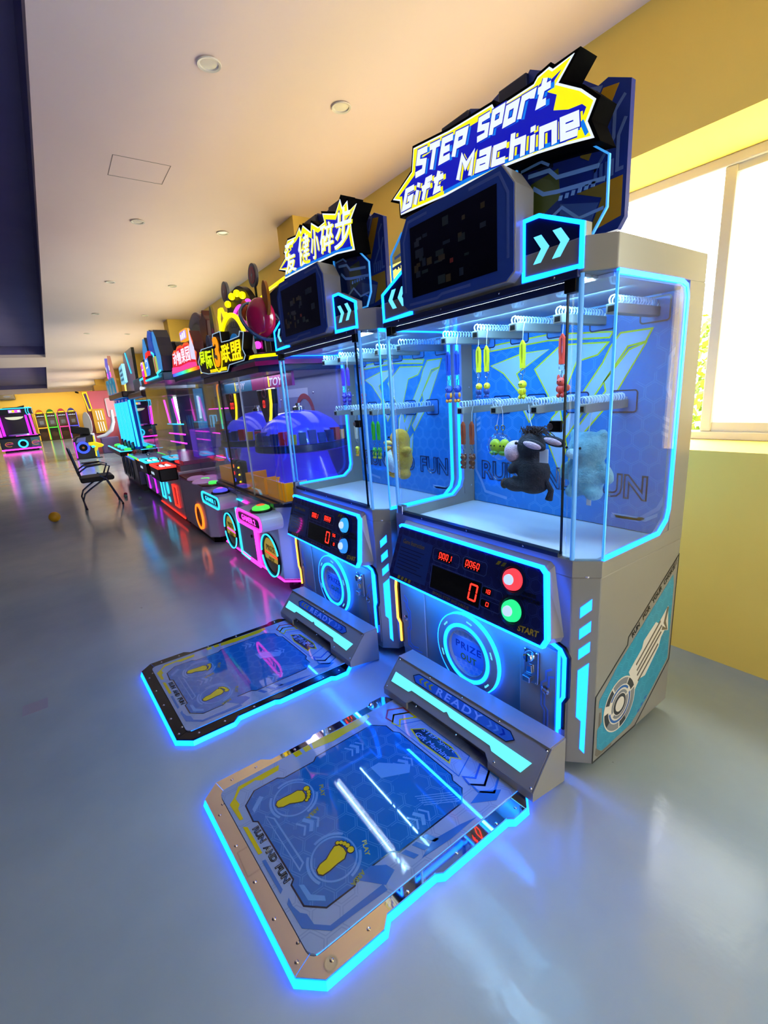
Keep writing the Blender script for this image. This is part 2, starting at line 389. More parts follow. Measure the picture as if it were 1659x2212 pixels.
# downlights and hatch
TRIM = mat('downlight_trim', '#d9d4cc', 0.35); LENS = mat('downlight_lens', '#e9e4d8', 0.2)
names = ['nearest', 'second', 'third', 'fourth', 'fifth']
for i in range(5):
    for j, (y, side) in enumerate(((1.0, 'left'), (1.765, 'right'))):
        x = -2.705 - 2.325 * i
        d = thing('downlight', 'round recessed downlight, %s from the camera in the %s ceiling row' % (names[i] if i else 'nearest', side), 'downlight', (x, y, CEIL), group='recessed ceiling downlights')
        MB().lathe([(0.054, -0.001), (0.060, -0.005), (0.057, -0.010), (0.046, -0.008), (0.043, -0.002)], (0, 0, 0), n=32).build('trim_ring', TRIM, d, smooth=True)
        MB().lathe([(0.0, -0.004), (0.025, -0.004), (0.0435, -0.0025)], (0, 0, 0), n=32).build('lens', LENS, d, smooth=True)
HA = mat('hatch_seam', '#7c6f63', 0.8)
hx, hy = -4.02, 0.87
hatch = struct(MB().strip(Fr((hx, hy, CEIL), (1, 0, 0), (0, -1, 0)), rect(-0.16, -0.18, 0.16, 0.18), 0.004, 0.0003, 0.0012, True).build('trim_4', HA))
# ------------------------------------------------------------ step machines
SIGN_Y = glow('sign_yellow', (0.92, 0.84, 0.0), 1.0); SIGN_B = glow('sign_blue', (0.0, 0.004, 0.42), 1.0); SIGN_LB = glow('sign_sky_blue', (0.0, 0.2, 0.85), 0.9); SIGN_W = glow('sign_white', (0.80, 0.88, 1.0), 0.95)
BOARD = mat('board_navy', '#20378f', 0.3); BOARD_L = mat('board_grey_blue', '#5f78b8', 0.35); BOARD_Y = mat('board_ochre', '#b98a1a', 0.35); BOARD_D = mat('board_dark', '#0b1436', 0.3)
PRINT_W = mat('print_white', '#a6c4e8', 0.1); PRINT_LINE = mat('print_outline', '#10204f', 0.2); PRINT_YL = mat('print_lime', '#d3d628', 0.2)
PRINT_LB = mat('print_pale_blue', '#74a4de', 0.15); PRINT_MB = mat('print_mid_blue', '#2a5cb0', 0.1)
GREYP = mat('print_grey', '#6c6456', 0.4); TEAL = hexprint('teal_hexagon_print', '#2089a8', '#3aa0bb', 0.05, 0.05, 'YZ', 0.3); DARKP = mat('print_black', '#111111', 0.4)
EDGE = mat('acrylic_edge', '#6fc8ff', 0.1, emit=(0.02, 0.25, 0.7), power=0.8)
TUBEG = mat('acrylic_rod_glow', '#7fb8e8', 0.05, emit=(0.03, 0.2, 0.55), power=0.5)  # faint emission stands in for bright streaks in the clear rods
ARTF = glassmat('printed_acrylic', (0.72, 0.85, 0.98), 0.1)
COILM = mat('clear_coil', '#c7d8ea', 0.05, spec=0.8)
SCREEN = mat('lcd_glass', '#04050a', 0.03)
SCR = [glow('screen_blue', (0.02, 0.08, 0.22), 0.03), glow('screen_gold', (0.3, 0.2, 0.03), 0.02), glow('screen_teal', (0.03, 0.14, 0.2), 0.02), glow('screen_red', (0.35, 0.03, 0.02), 0.08)]
HX = hexprint('panel_hexagon_print', '#131f5c', '#2c3d86', 0.05, 0.04, 'XZ', 0.05)
D2 = Vector((-1.166, -0.053, 0)); O1 = Vector((-1.375, 1.375, 0))
def mirx(pts): return [(-x, y) for x, y in pts][::-1]
_coil = {}
def coil_obj(parent, x, y0, y1, z, r=0.018):
    if 'm' not in _coil:
        k = 15 * 9; L = y1 - y0
        path = [(r * math.cos(2 * math.pi * i / 9), L * i / k, r * math.sin(2 * math.pi * i / 9)) for i in range(k + 1)]
        o = MB().tube(path, 0.0035, 4).build('coil', COILM, parent, smooth='all'); _coil['m'] = o.data
    else:
        o = bpy.data.objects.new('coil', _coil['m']); COL.objects.link(o); o.parent = parent
    o.location = (x, y0, z); return o
def digits(name, s, fr, x0, y0, w, h, parent, m_=None, gap=0.25, th=0.14, d=0.0012):
    """seven-segment digits drawn as bars"""
    SEG = {'0': 'abcdef', '1': 'bc', '2': 'abged', '3': 'abgcd', '4': 'fgbc', '5': 'afgcd', '6': 'afgedc', '7': 'abc', '8': 'abcdefg', '9': 'abcdfg'}
    b = MB(); cw = w / len(s); gw = cw * (1 - gap); t_ = min(gw * 0.28, h * th); sl = 0.08
    for i, ch in enumerate(s):
        ox = x0 + i * cw
        for g in SEG.get(ch, ''):
            q = {'a': (t_ * .6, h - t_, gw - t_ * .6, h), 'd': (t_ * .6, 0, gw - t_ * .6, t_), 'g': (t_ * .6, h / 2 - t_ / 2, gw - t_ * .6, h / 2 + t_ / 2), 'f': (0, h / 2 + t_ * .3, t_, h - t_ * .5), 'e': (0, t_ * .5, t_, h / 2 - t_ * .3), 'b': (gw - t_, h / 2 + t_ * .3, gw, h - t_ * .5), 'c': (gw - t_, t_ * .5, gw, h / 2 - t_ * .3)}[g]
            b.prism(fr, [(ox + x + (y) * sl, y0 + y) for x, y in rect(*q)], d, d + 0.0008)
    return b.build(name, m_ or RED_LED, parent)
def screw(parent, p, n, r=0.006, name='screw'):
    return MB().lathe([(0.0, r * 0.55), (r * 0.6, r * 0.45), (r, 0.0)], p, n, n=10).build(name, CHROME, parent, smooth=True)

GLYPH = {'S': [[(.98, .88), (.12, .88), (.12, .54), (.88, .46), (.88, .12), (.02, .12)]], 'T': [[(0, .88), (1, .88)], [(.5, .9), (.5, 0)]], 'E': [[(.98, .88), (.12, .88), (.12, .12), (.98, .12)], [(.12, .5), (.82, .5)]], 'P': [[(.12, 0), (.12, .88), (.88, .88), (.88, .42), (.15, .42)]], 'p': [[(.12, 0), (.12, .86), (.88, .86), (.88, .36), (.15, .36)]], 'o': [[(.5, .12), (.12, .12), (.12, .70), (.88, .70), (.88, .12), (.45, .12)]], 'r': [[(.14, 0), (.14, .72), (.9, .72), (.9, .52)]], 't': [[(.38, 1), (.38, .12), (.92, .12)], [(.02, .66), (.95, .66)]], 'G': [[(.98, .88), (.12, .88), (.12, .12), (.88, .12), (.88, .46), (.45, .46)]], 'i': [[(.5, 0), (.5, .64)], [(.5, .76), (.5, .96)]], 'f': [[(.98, .88), (.42, .88), (.42, 0)], [(.04, .58), (.92, .58)]], 'M': [[(.1, 0), (.1, .9), (.5, .45), (.9, .9), (.9, 0)]], 'a': [[(.12, .74), (.88, .74), (.88, .12), (.12, .12), (.12, .42), (.86, .42)]], 'c': [[(.95, .7), (.12, .7), (.12, .12), (.95, .12)]], 'h': [[(.12, 1), (.12, 0)], [(.12, .62), (.88, .62), (.88, 0)]], 'n': [[(.12, 0), (.12, .7), (.88, .7), (.88, 0)]], 'e': [[(.92, .12), (.12, .12), (.12, .74), (.88, .74), (.88, .42), (.15, .42)]]}
def strokes(name, word, fr, quad, w, m_, parent, d):
    """angular block lettering laid into a quad (bottom left, top left, bottom right, top right)"""
    bl, tl, br, tr_ = [Vector(q) for q in quad]
    adv = [0.55 if c == 'i' else 1.25 if c == 'M' else 1.0 for c in word]; tot = sum(adv); x = 0.0; b = MB(); hgt = ((tl - bl).length + (tr_ - br).length) / 2
    for c, a in zip(word, adv):
        for path in GLYPH[c]:
            pts = []
            for px, py in path:
                u = (x + a * (0.06 + 0.80 * px)) / tot; lo = bl.lerp(br, u); hi = tl.lerp(tr_, u); p = lo.lerp(hi, py); pts.append((p.x, p.y))
            b.strip(fr, pts, w * hgt, d, d + 0.0005)
        x += a
    return b.build(name, m_, parent)

def step_machine(loc, label, variant):
    R = thing('step_gift_machine', label, 'arcade machine', loc, group='pair of step sport gift machines')
    F = FRONT(0)
    foot = [(-0.58, 0.67), (-0.58, 0.067), (-0.51, 0.0), (0.51, 0.0), (0.58, 0.067), (0.58, 0.67)]
    MB().prism(TOP(0), foot, 0.05, 0.828).build('base_cabinet', WHITE, R, bevel=0.004)
    rim = MB()
    for (x0, y0), (x1, y1) in zip(foot, foot[1:] + foot[:1]):
        pass
    rim.ring(TOP(0), foot, inset(foot, 0.028), 0.8285, 0.889); rim.build('top_rim', WHITE, R)
    box('cabinet_floor', (-0.551, 0.03, 0.829, 0.551, 0.62, 0.834), WHITE_IN, R)
    for sx in (-1, 1):
        for y in (0.12, 0.58):
            cst = box('caster', (sx * 0.49 - 0.02, y - 0.02, 0.028, sx * 0.49 + 0.02, y + 0.02, 0.05), STEEL, R)
            MB().lathe([(0.0, -0.012), (0.024, -0.012), (0.027, 0), (0.024, 0.012), (0.0, 0.012)], (sx * 0.49, y, 0.0275), (1, 0, 0), n=16).build('wheel', RUBBER, cst, smooth=True)
    # chamfered corner lights
    for sx in (-1, 1):
        cf = Fr((0.51, 0, 0), (0.07, 0.067, 0), (0, 0, 1)) if sx > 0 else Fr((-0.58, 0.067, 0), (0.07, -0.067, 0), (0, 0, 1))
        for z in (0.673, 0.588, 0.506):
            pts = [(0.031, z), (0.069, z + 0.034), (0.069, z + 0.075), (0.031, z + 0.041)]
            if sx < 0: pts = [(0.097 - x, y) for x, y in pts]
            poly('corner_light', cf, pts, 0.0005, 0.002, CYANB, R)
        pts = [(0.031, 0.46), (0.068, 0.493), (0.066, 0.098), (0.048, 0.118), (0.049, 0.243), (0.031, 0.26)]
        if sx < 0: pts = [(0.097 - x, y) for x, y in pts]
        poly('corner_light', cf, pts, 0.0005, 0.002, CYANB, R)
    # sloped control panel
    PF = Fr((0, -0.04, 0.84), (1, 0, 0), (0, 0.06, 0.26))
    tl, tr_, br, bl = (-0.425, 0.0), (0.425, 0.0), (0.468, -0.268), (-0.468, -0.268)
    face = [(-0.412, 0.004), (0.412, 0.004), (0.428, -0.008), (0.471, -0.245), (0.459, -0.268), (-0.459, -0.268), (-0.471, -0.245), (-0.428, -0.008)]
    h = MB(); back = [(x * 1.03, 0.0004, 0.862 + v * 1.12) for x, v in face]
    fv = [PF.p(x, v, -0.006) for x, v in face]; n = 8
    h.quadverts(fv + [Vector((x, -0.0004, z)) for x, _, z in back], [tuple(range(8)), tuple(range(15, 7, -1))] + [(i, (i + 1) % 8, 8 + (i + 1) % 8, 8 + i) for i in range(8)])
    cp = h.build('control_housing', WHITE, R)
    fp = MB().prism(PF, face, -0.006, 0.0).build('control_panel', HX, R, label='dark navy control panel with red digits')
    poly('instruction_card', PF, [(-0.44, -0.245), (-0.19, -0.24), (-0.17, -0.04), (-0.4, -0.035)], 0.0003, 0.001, mat('instruction_blue', '#1c3a86', 0.08), R)
    text('instruction_title', 'Game Instruction', PF, (-0.385, -0.075), (-0.225, -0.075), 0.022, mat('dull_gold', '#7a6a20', 0.3), R, d=0.0012, thick=0.0004, shear=0.3)
    for i in range(7):
        MB().prism(PF, rect(-0.40 - i * 0.003, -0.1 - i * 0.018, -0.22 - (i % 3) * 0.02, -0.096 - i * 0.018), 0.0012, 0.0016).build('instruction_line', mat('card_text', '#0e2050', 0.2), R)
    led = [(-0.43, 0.0), (-0.415, 0.010), (0.41, 0.010), (0.432, -0.008), (0.477, -0.24), (0.462, -0.274)]
    MB().strip(PF, led, 0.013, -0.018, 0.004).build('panel_led', CYAN_F, R)
    MB().strip(PF, [(0.462, -0.274), (-0.462, -0.274)], 0.007, -0.006, 0.002).build('panel_led', CYAN_F, R)
    ul = bpy.data.lights.new('panel_underlight', 'AREA'); ul.shape = 'RECTANGLE'; ul.size = 0.86; ul.size_y = 0.02; ul.energy = 5.5; ul.color = (0.01, 0.19, 1.0)
    uo = bpy.data.objects.new('panel_underlight', ul); COL.objects.link(uo); uo.parent = R; uo.location = (0, -0.085, 0.565); uo.rotation_euler = (math.radians(18), 0, 0)
    wins = [(-0.128, -0.096, -0.037, -0.057), (0.038, -0.087, 0.129, -0.05), (-0.152, -0.232, 0.148, -0.13), (0.156, -0.165, 0.205, -0.138), (0.158, -0.217, 0.208, -0.191)]
    for w in wins: poly('display_window', PF, rect(*w), 0.0003, 0.001, BLACKG, R)
    digits('digits', '0001', PF, -0.12, -0.085, 0.086, 0.026, R); digits('digits', '0060', PF, 0.046, -0.077, 0.083, 0.025, R)
    digits('digits', '0', PF, 0.083, -0.216, 0.062, 0.074, R, th=0.1); digits('digits', '18' if variant == 1 else '56', PF, 0.166, -0.16, 0.038, 0.018, R); digits('digits', '0', PF, 0.184, -0.212, 0.02, 0.018, R)
    for x0 in (-0.118, 0.048):
        for i in range(5): poly('indicator_dot', PF, circ(x0 + i * 0.017, -0.0925 + (0.003 if x0 < 0 else 0.01), 0.0026, n=6), 0.0011, 0.002, RED_LED, R)
    for w, c in (((-0.16, -0.106, 0.01, -0.047), 0.01), ((0.03, -0.096, 0.165, -0.04), 0.01), ((-0.158, -0.238, 0.154, -0.124), 0.003), ((0.153, -0.17, 0.262, -0.133), 0.01), ((0.153, -0.222, 0.262, -0.186), 0.01)):
        MB().strip(PF, chamf(*w, c), 0.0025, 0.0004, 0.0011, True).build('display_outline', mat('outline_blue', '#3d5296', 0.2), R)
    for x in (-0.155, 0.132, 0.21):
        pass
    for i in range(5): poly('warning_stripe', PF, [(0.205 + i * 0.026, -0.032), (0.221 + i * 0.026, -0.030), (0.232 + i * 0.026, -0.013), (0.216 + i * 0.026, -0.015)], 0.0003, 0.001, mat('stripe_olive', '#8a8422', 0.3), R)
    for i in range(4): poly('warning_stripe', PF, [(-0.40 + i * 0.028, -0.262), (-0.384 + i * 0.028, -0.262), (-0.377 + i * 0.028, -0.244), (-0.393 + i * 0.028, -0.244)], 0.0003, 0.001, MATS['stripe_olive'], R)
    for (x, v, c, rim_c) in ((0.302, -0.066, (1.0, 0.05, 0.07) if variant == 1 else (0.03, 0.35, 1.0), 'upper'), (0.318, -0.185, (0.02, 0.8, 0.25) if variant == 1 else (0.03, 0.25, 1.0), 'lower')):
        bt = MB().lathe([(0.062, 0.0), (0.062, 0.008), (0.05, 0.011), (0.047, 0.004), (0.0, 0.004)], PF.p(x, v, 0), PF.n, n=32).build('push_button', mat('button_collar', '#0a1538', 0.2), R, smooth=True)
        dome = glow('button_%s_%d' % (rim_c, variant), c, 1.1)
        MB().lathe([(0.043, 0.004), (0.041, 0.018), (0.030, 0.024), (0.0, 0.026)], PF.p(x, v, 0), PF.n, n=28).build('button_dome', dome, bt, smooth=True)
        MB().lathe([(0.021, 0.0245), (0.019, 0.034), (0.0, 0.037)], PF.p(x - 0.004, v, 0), PF.n, n=20).build('button_lens', glow('button_lens', (0.55, 0.75, 1.0), 0.9), bt, smooth=True)
    text('lettering', 'START', PF, (0.352, -0.252), (0.446, -0.244), 0.024, mat('letter_gold', '#b09a34', 0.3), R, thick=0.0006, bold=0.03, shear=0.15)
    text('lettering', 'PRIZE', PF, (0.352, -0.112), (0.41, -0.109), 0.014, mat('letter_dark', '#060a1c', 0.3), R, thick=0.0006, bold=0.03)
    text('lettering', 'OPTIONS', PF, (0.338, -0.133), (0.43, -0.128), 0.015, MATS['letter_dark'], R, thick=0.0006, bold=0.03)
    if variant == 1: text('lettering', 'SMALL STEP BIG VALUE', PF, (-0.13, -0.258), (0.10, -0.258), 0.012, mat('letter_olive', '#5d5a22', 0.3), R, thick=0.0004)
    else: marks('printed_marks', PF, (-0.10, -0.26), (0.08, -0.26), 0.014, 6, mat('letter_plum', '#2c2a5a', 0.3), R, thick=0.0004)
    # prize chute door
    cc = (0.0, 0.305); LP = FRONT(-0.004)
    poly('lower_panel', FRONT(0), [(-0.505, 0.09), (0.505, 0.09), (0.505, 0.53), (-0.505, 0.53)], 0.0002, 0.004, WHITE, R)
    pd = MB().ring(LP, circ(*cc, 0.19, n=48), circ(*cc, 0.135, n=48), 0.0, 0.022).build('prize_door', WHITE, R, bevel=0.004)
    MB().ring(LP, circ(*cc, 0.195, n=48), circ(*cc, 0.186, n=48), 0.002, 0.02).build('ring_led', CYAN_F, pd)
    MB().ring(LP, circ(*cc, 0.146, n=48), circ(*cc, 0.128, n=48), 0.018, 0.026).build('ring_led', CYAN_F, pd)
    MB().ring(LP, circ(*cc, 0.128, n=48), circ(*cc, 0.112, n=48), 0.001, 0.021).build('inner_sleeve', WHITE, pd)
    poly('round_window', LP, circ(*cc, 0.113, n=48), 0.001, 0.004, hexprint('door_hexagon_print', '#86b4ea', '#d0e2f6', 0.034, 0.06, 'XZ', 0.05), pd)
    poly('window_band', LP, [(cc[0] + x, cc[1] + y) for x, y in circ(0, 0, 0.112, n=10, a0=-32, a1=32) + circ(0, 0, 0.112, n=10, a0=148, a1=212)], 0.004, 0.0046, mat('door_blue', '#5f96de', 0.1), pd)
    text('lettering', 'PRIZE', LP, (-0.08, 0.308), (0.08, 0.308), 0.035, mat('letter_blue', '#123a92', 0.2), pd, d=0.0047, thick=0.0005, bold=0.02, spacing=1.15)
    text('lettering', 'OUT', LP, (-0.05, 0.252), (0.05, 0.252), 0.033, mat('letter_lime', '#5f7d2e', 0.2), pd, d=0.0047, thick=0.0005, bold=0.02, spacing=1.15)
    for a in (20, 80, 140, 200, 260, 320):
        an = math.radians(a); p = (cc[0] + 0.166 * math.cos(an), cc[1] + 0.166 * math.sin(an))
        poly('arrow_mark', LP, rot2([(p[0] - 0.004, p[1] - 0.018), (p[0] + 0.004, p[1] - 0.018), (p[0] + 0.004, p[1] + 0.008), (p[0] + 0.008, p[1] + 0.008), (p[0], p[1] + 0.018), (p[0] - 0.004, p[1] + 0.012)], an + math.pi, p), 0.0222, 0.0232, glow('arrow_glow', (0.1, 0.6, 1.0), 1.2), pd)
    # coin door and service door
    def circuit(fr, sgn, m_, par, x0):
        for path in ([(0, 0.44), (-0.025, 0.42), (-0.025, 0.38), (-0.045, 0.36), (-0.045, 0.26), (-0.03, 0.24), (-0.03, 0.17), (-0.06, 0.155), (-0.10, 0.165)], [(0.01, 0.41), (-0.012, 0.40), (-0.012, 0.36), (-0.03, 0.345), (-0.03, 0.265), (-0.015, 0.25), (-0.015, 0.15), (-0.06, 0.138), (-0.13, 0.15)]):
            MB().strip(fr, [(x0 + sgn * x, y) for x, y in path], 0.008, 0.0003, 0.0009).build('circuit_print', m_, par)
    CIR = mat('circuit_blue', '#5a78ba', 0.3)
    DF = FRONT(-0.0055)
    cd = poly('coin_door', DF, [(0.30, 0.145), (0.468, 0.135), (0.468, 0.522), (0.30, 0.53)], 0.0, 0.010, WHITE, R, bevel=0.003)
    DF2 = FRONT(-0.0157)
    circuit(DF2, 1, CIR, cd, 0.45)
    cm = poly('coin_mech', DF2, rrect(0.330, 0.345, 0.397, 0.49, 0.008), 0.0, 0.014, STEEL, cd, bevel=0.003)
    MB().lathe([(0.0, 0.022), (0.018, 0.02), (0.022, 0.014), (0.024, 0.0)], DF2.p(0.36, 0.462, 0.014), DF2.n, n=24).build('coin_slot_boss', CHROME, cd, smooth=True)
    poly('coin_slot', DF2, rect(0.358, 0.446, 0.362, 0.478), 0.036, 0.0375, BLACK, cd)
    poly('return_chute', DF2, [(0.336, 0.352), (0.372, 0.352), (0.372, 0.376), (0.336, 0.376)], 0.014, 0.034, STEEL, cd, bevel=0.003)
    poly('return_flap', DF2, [(0.350, 0.392), (0.378, 0.396), (0.374, 0.428), (0.352, 0.424)], 0.014, 0.026, CHROME, cd, bevel=0.003)
    poly('bezel_slot', DF2, rrect(0.338, 0.432, 0.356, 0.442, 0.004), 0.0141, 0.0148, BLACK, cd)
    for p in ((0.337, 0.483), (0.39, 0.483), (0.337, 0.35), (0.39, 0.35)): screw(cd, DF2.p(*p, 0.0142), DF2.n, 0.0045)
    MB().lathe([(0.018, 0.0), (0.018, 0.006), (0.011, 0.009), (0.010, 0.004), (0.0, 0.004)], DF2.p(0.425, 0.338), DF2.n, n=20).build('lock', CHROME, cd, smooth=True)
    MB().strip(F, [(0.475, 0.14), (0.475, 0.53)], 0.005, 0.004, 0.016).build('door_edge_led', CYAN_F, cd)
    cs = [(0.40, 0.548), (0.448, 0.552), (0.484, 0.54), (0.502, 0.512), (0.502, 0.348), (0.486, 0.316), (0.486, 0.20)]
    MB().strip(F, [(x + 0.006, y) for x, y in cs], 0.022, 0.0005, 0.012).build('led_channel', BLACK, R)
    MB().strip(F, cs, 0.011, 0.012, 0.022).build('door_led', CYAN_F, R)
    sd = poly('service_door', DF, [(-0.50, 0.115), (-0.30, 0.135), (-0.30, 0.51), (-0.50, 0.505)], 0.0, 0.008, WHITE, R, bevel=0.003)
    circuit(FRONT(-0.0137), -1, CIR, sd, -0.465)
    MB().lathe([(0.016, 0.0), (0.016, 0.005), (0.010, 0.008), (0.0, 0.006)], FRONT(-0.0137).p(-0.455, 0.31), (0, -1, 0), n=18).build('lock', CHROME, sd, smooth=True)
    ys = [(-0.485, 0.56), (-0.52, 0.53), (-0.53, 0.47), (-0.53, 0.285), (-0.508, 0.26), (-0.508, 0.15)]
    MB().strip(F, [(x + 0.007, y) for x, y in ys], 0.026, 0.0005, 0.016).build('led_channel', BLACK, R)
    MB().strip(F, ys, 0.011, 0.012, 0.024).build('amber_strip', YEL_LED, R)
    # right side decal
    if variant == 1:
        S = SIDE(0.58)
        outer = [(0.665, 0.757), (0.284, 0.515), (0.281, 0.483), (0.069, 0.349), (0.069, 0.054), (0.39, 0.054), (0.663, 0.262)]
        MB().strip(S, outer, 0.006, 0.0004, 0.001, True).build('decal_outline', DARKP, R)
        poly('decal_band', S, [(0.628, 0.676), (0.214, 0.419), (0.095, 0.32), (0.092, 0.29), (0.117, 0.278), (0.123, 0.212), (0.09, 0.193), (0.095, 0.1), (0.135, 0.075), (0.227, 0.078), (0.353, 0.082), (0.48, 0.15), (0.645, 0.274), (0.64, 0.63)], 0.0004, 0.0009, TEAL, R, label='teal hexagon decal band')
        poly('decal_arm', S, [(0.304, 0.352), (0.40, 0.42), (0.41, 0.45), (0.505, 0.50), (0.53, 0.485), (0.605, 0.54), (0.625, 0.418), (0.59, 0.43), (0.563, 0.408), (0.55, 0.37), (0.444, 0.275), (0.40, 0.28), (0.366, 0.244)], 0.001, 0.0014, mat('decal_cream', '#d8d2c4', 0.4), R)
        for a, c2 in (((0.36, 0.36), (0.545, 0.49)), ((0.37, 0.33), (0.56, 0.465)), ((0.375, 0.305), (0.56, 0.435)), ((0.385, 0.275), (0.54, 0.385))):
            MB().strip(S, [a, c2], 0.011, 0.0015, 0.0019).build('decal_stripe', GREYP, R)
        MB().strip(S, [(0.605, 0.535), (0.585, 0.47), (0.61, 0.43), (0.565, 0.45)], 0.018, 0.0015, 0.0019).build('decal_stripe', GREYP, R)
        dc = (0.247, 0.233)
        for r0, r1, mm, a0, a1 in ((0.118, 0.0, MATS['decal_cream'], 0, 360),):
            poly('decal_wheel', S, circ(*dc, r0, n=40), 0.0015, 0.0019, mm, R)
        def sector(r0, r1, a0, a1, mm, d):
            poly('decal_sector', S, circ(*dc, r1, n=10, a0=a0, a1=a1) + circ(*dc, r0, n=10, a0=a1, a1=a0), d, d + 0.0004, mm, R)
        DK = mat('decal_charcoal', '#2b2c30', 0.35); BL2 = mat('decal_blue', '#1f5fa8', 0.3); GR2 = mat('decal_mid_grey', '#7c7f83', 0.35)
        for a0, a1, mm in ((60, 120, GR2), (125, 160, DK), (20, 55, DK), (-60, 15, GR2), (180, 215, DK), (215, 270, GR2), (275, 300, DK)): sector(0.085, 0.112, a0, a1, mm, 0.002)
        sector(0.07, 0.08, 40, 150, BL2, 0.002); sector(0.07, 0.08, -70, 20, BL2, 0.002); sector(0.07, 0.08, 190, 300, BL2, 0.002)
        sector(0.05, 0.062, 30, 200, GR2, 0.002); sector(0.05, 0.062, 220, 380, GR2, 0.002)
        poly('decal_sector', S, circ(*dc, 0.046, n=24), 0.002, 0.0024, DK, R); poly('decal_sector', S, circ(*dc, 0.032, n=24), 0.0025, 0.0029, MATS['decal_cream'], R)
        for q in ([(0.10, 0.20), (0.112, 0.205), (0.112, 0.262), (0.10, 0.265)], [(0.085, 0.08), (0.10, 0.065), (0.20, 0.062), (0.205, 0.07), (0.13, 0.072), (0.09, 0.11)]): poly('decal_stripe', S, q, 0.0004, 0.001, GREYP, R)
        for i in range(3): poly('decal_tick', S, [(0.40 + i * 0.026, 0.112 + i * 0.02), (0.418 + i * 0.026, 0.112 + i * 0.02), (0.425 + i * 0.026, 0.124 + i * 0.02), (0.407 + i * 0.026, 0.124 + i * 0.02)], 0.001, 0.0014, BL2, R)
        for p0, p1, w in (((0.315, 0.50), (0.372, 0.536), 'RUN'), ((0.392, 0.549), (0.446, 0.583), 'FOR'), ((0.466, 0.596), (0.535, 0.640), 'YOUR'), ((0.553, 0.650), (0.64, 0.706), 'CHOICE')):
            text('lettering', w, S, p0, p1, 0.022, DARKP, R, d=0.001, thick=0.0005, bold=0.02, shear=0.2)
        for i in range(3): MB().strip(S, [(0.617, 0.70 + i * 0.012), (0.653, 0.722 + i * 0.012)], 0.005, 0.0004, 0.001).build('decal_stripe', GREYP, R)
    # glass case
    ZB, ZT = 0.889, 1.807
    box('front_pane', (-0.47, 0.012, ZB + 0.012, 0.47, 0.018, ZT), GLASS, R)
    for sx in (-1, 1):
        x = sx * 0.58
        fr_ = SIDE(x - 0.006) if sx > 0 else SIDE(x)
        out = rrect(0.072, ZB - 0.008, 0.545, ZT + 0.006, 0.045, 6)
        out = [(0.068, ZB), (0.47, ZB), (0.53, ZB + 0.045), (0.545, ZB + 0.09), (0.545, ZT - 0.05), (0.53, ZT - 0.012), (0.49, ZT), (0.068, ZT)]
        poly('side_pane', fr_, inset(out, 0.004), 0.001, 0.006, GLASS, R)
        q_ = inset(out, 0.006)
        MB().strip(fr_, q_, 0.016, -0.002, 0.0075).build('pane_led', CYAN, R)
        MB().strip(fr_, [q_[-1], q_[0]], 0.006, -0.001, 0.0065).build('pane_edge', EDGE, R)
        # clear acrylic corner
        a, c2 = (sx * 0.575, 0.069), (sx * 0.512, 0.006)
        cfr = Fr((c2[0], c2[1], 0), (a[0] - c2[0], a[1] - c2[1], 0), (0, 0, 1)) if sx > 0 else Fr((a[0], a[1], 0), (c2[0] - a[0], c2[1] - a[1], 0), (0, 0, 1))
        box('corner_pane', (0, 0, 0, 0, 0, 0), ACRYL, R) if False else MB().prism(cfr, rect(0.0, ZB, 0.089, ZT), -0.008, 0.0).build('corner_pane', ACRYL, R)
        for k, (px, py) in enumerate(((sx * 0.500, 0.012), (sx * 0.482, 0.014))):
            MB().lathe([(0.008, ZB), (0.008, ZT)], (px, py, 0), n=10).build('corner_tube', ACRYL if k else TUBEG, R, smooth=True)
        if sx < 0: box('hinge_block', (-0.49, -0.004, ZB, -0.45, 0.03, ZB + 0.045), STEEL, R, bevel=0.003)
        box('hinge_block', (sx * 0.47 - 0.02, -0.004, ZT - 0.05, sx * 0.47 + 0.02, 0.03, ZT - 0.002), BLACK, R, bevel=0.003)
        # rear posts
        pf = [(0.5455, 0.8895), (0.669, 0.8895), (0.669, ZT), (0.5455, ZT)]
        MB().prism(SIDE(sx * 0.58 - (0.03 if sx > 0 else 0)), pf, 0, 0.03).build('rear_post', WHITE, R)
        poly('post_corner', SIDE(sx * 0.58 - (0.028 if sx > 0 else -0.002)), [(0.546, ZB), (0.546, ZB + 0.09), (0.53, ZB + 0.045), (0.47, ZB)], 0, 0.026, WHITE, R)
        for z in (0.93, 1.2, 1.5, 1.75): screw(R, (sx * 0.548, 0.60, z), (-sx, 0, 0), 0.004)
    box('door_edge', (0.452, 0.009, ZB + 0.01, 0.455, 0.020, ZT - 0.01), BLACK, R)
    box('lower_rail', (-0.47, -0.002, ZB + 0.0, 0.452, 0.026, ZB + 0.016), mat('anodised_rail', '#3b3f47', 0.35, 0.8), R)
    for x in (-0.3, 0.0, 0.3): screw(R, (x, -0.002, ZB + 0.008), (0, -1, 0), 0.004)
    lk = poly('door_lock', FRONT(0.012), [(0.405, 1.332), (0.45, 1.332), (0.45, 1.37), (0.405, 1.37), (0.395, 1.351)], 0.0, 0.012, BLACK, R, bevel=0.003)
    MB().lathe([(0.012, 0.012), (0.012, 0.018), (0.0, 0.02)], FRONT(0.012).p(0.412, 1.351), (0, -1, 0), n=16).build('lock_barrel', CHROME, lk, smooth=True)
    # back panel and artwork
    box('back_panel', (-0.548, 0.625, 0.835, 0.548, 0.64, ZT), AZURE, R)
    B = FRONT(0.625)
    def art(pts, m_, d=0.0006, nm='panel_art'): return poly(nm, B, pts, d, d + 0.0005, m_, R)
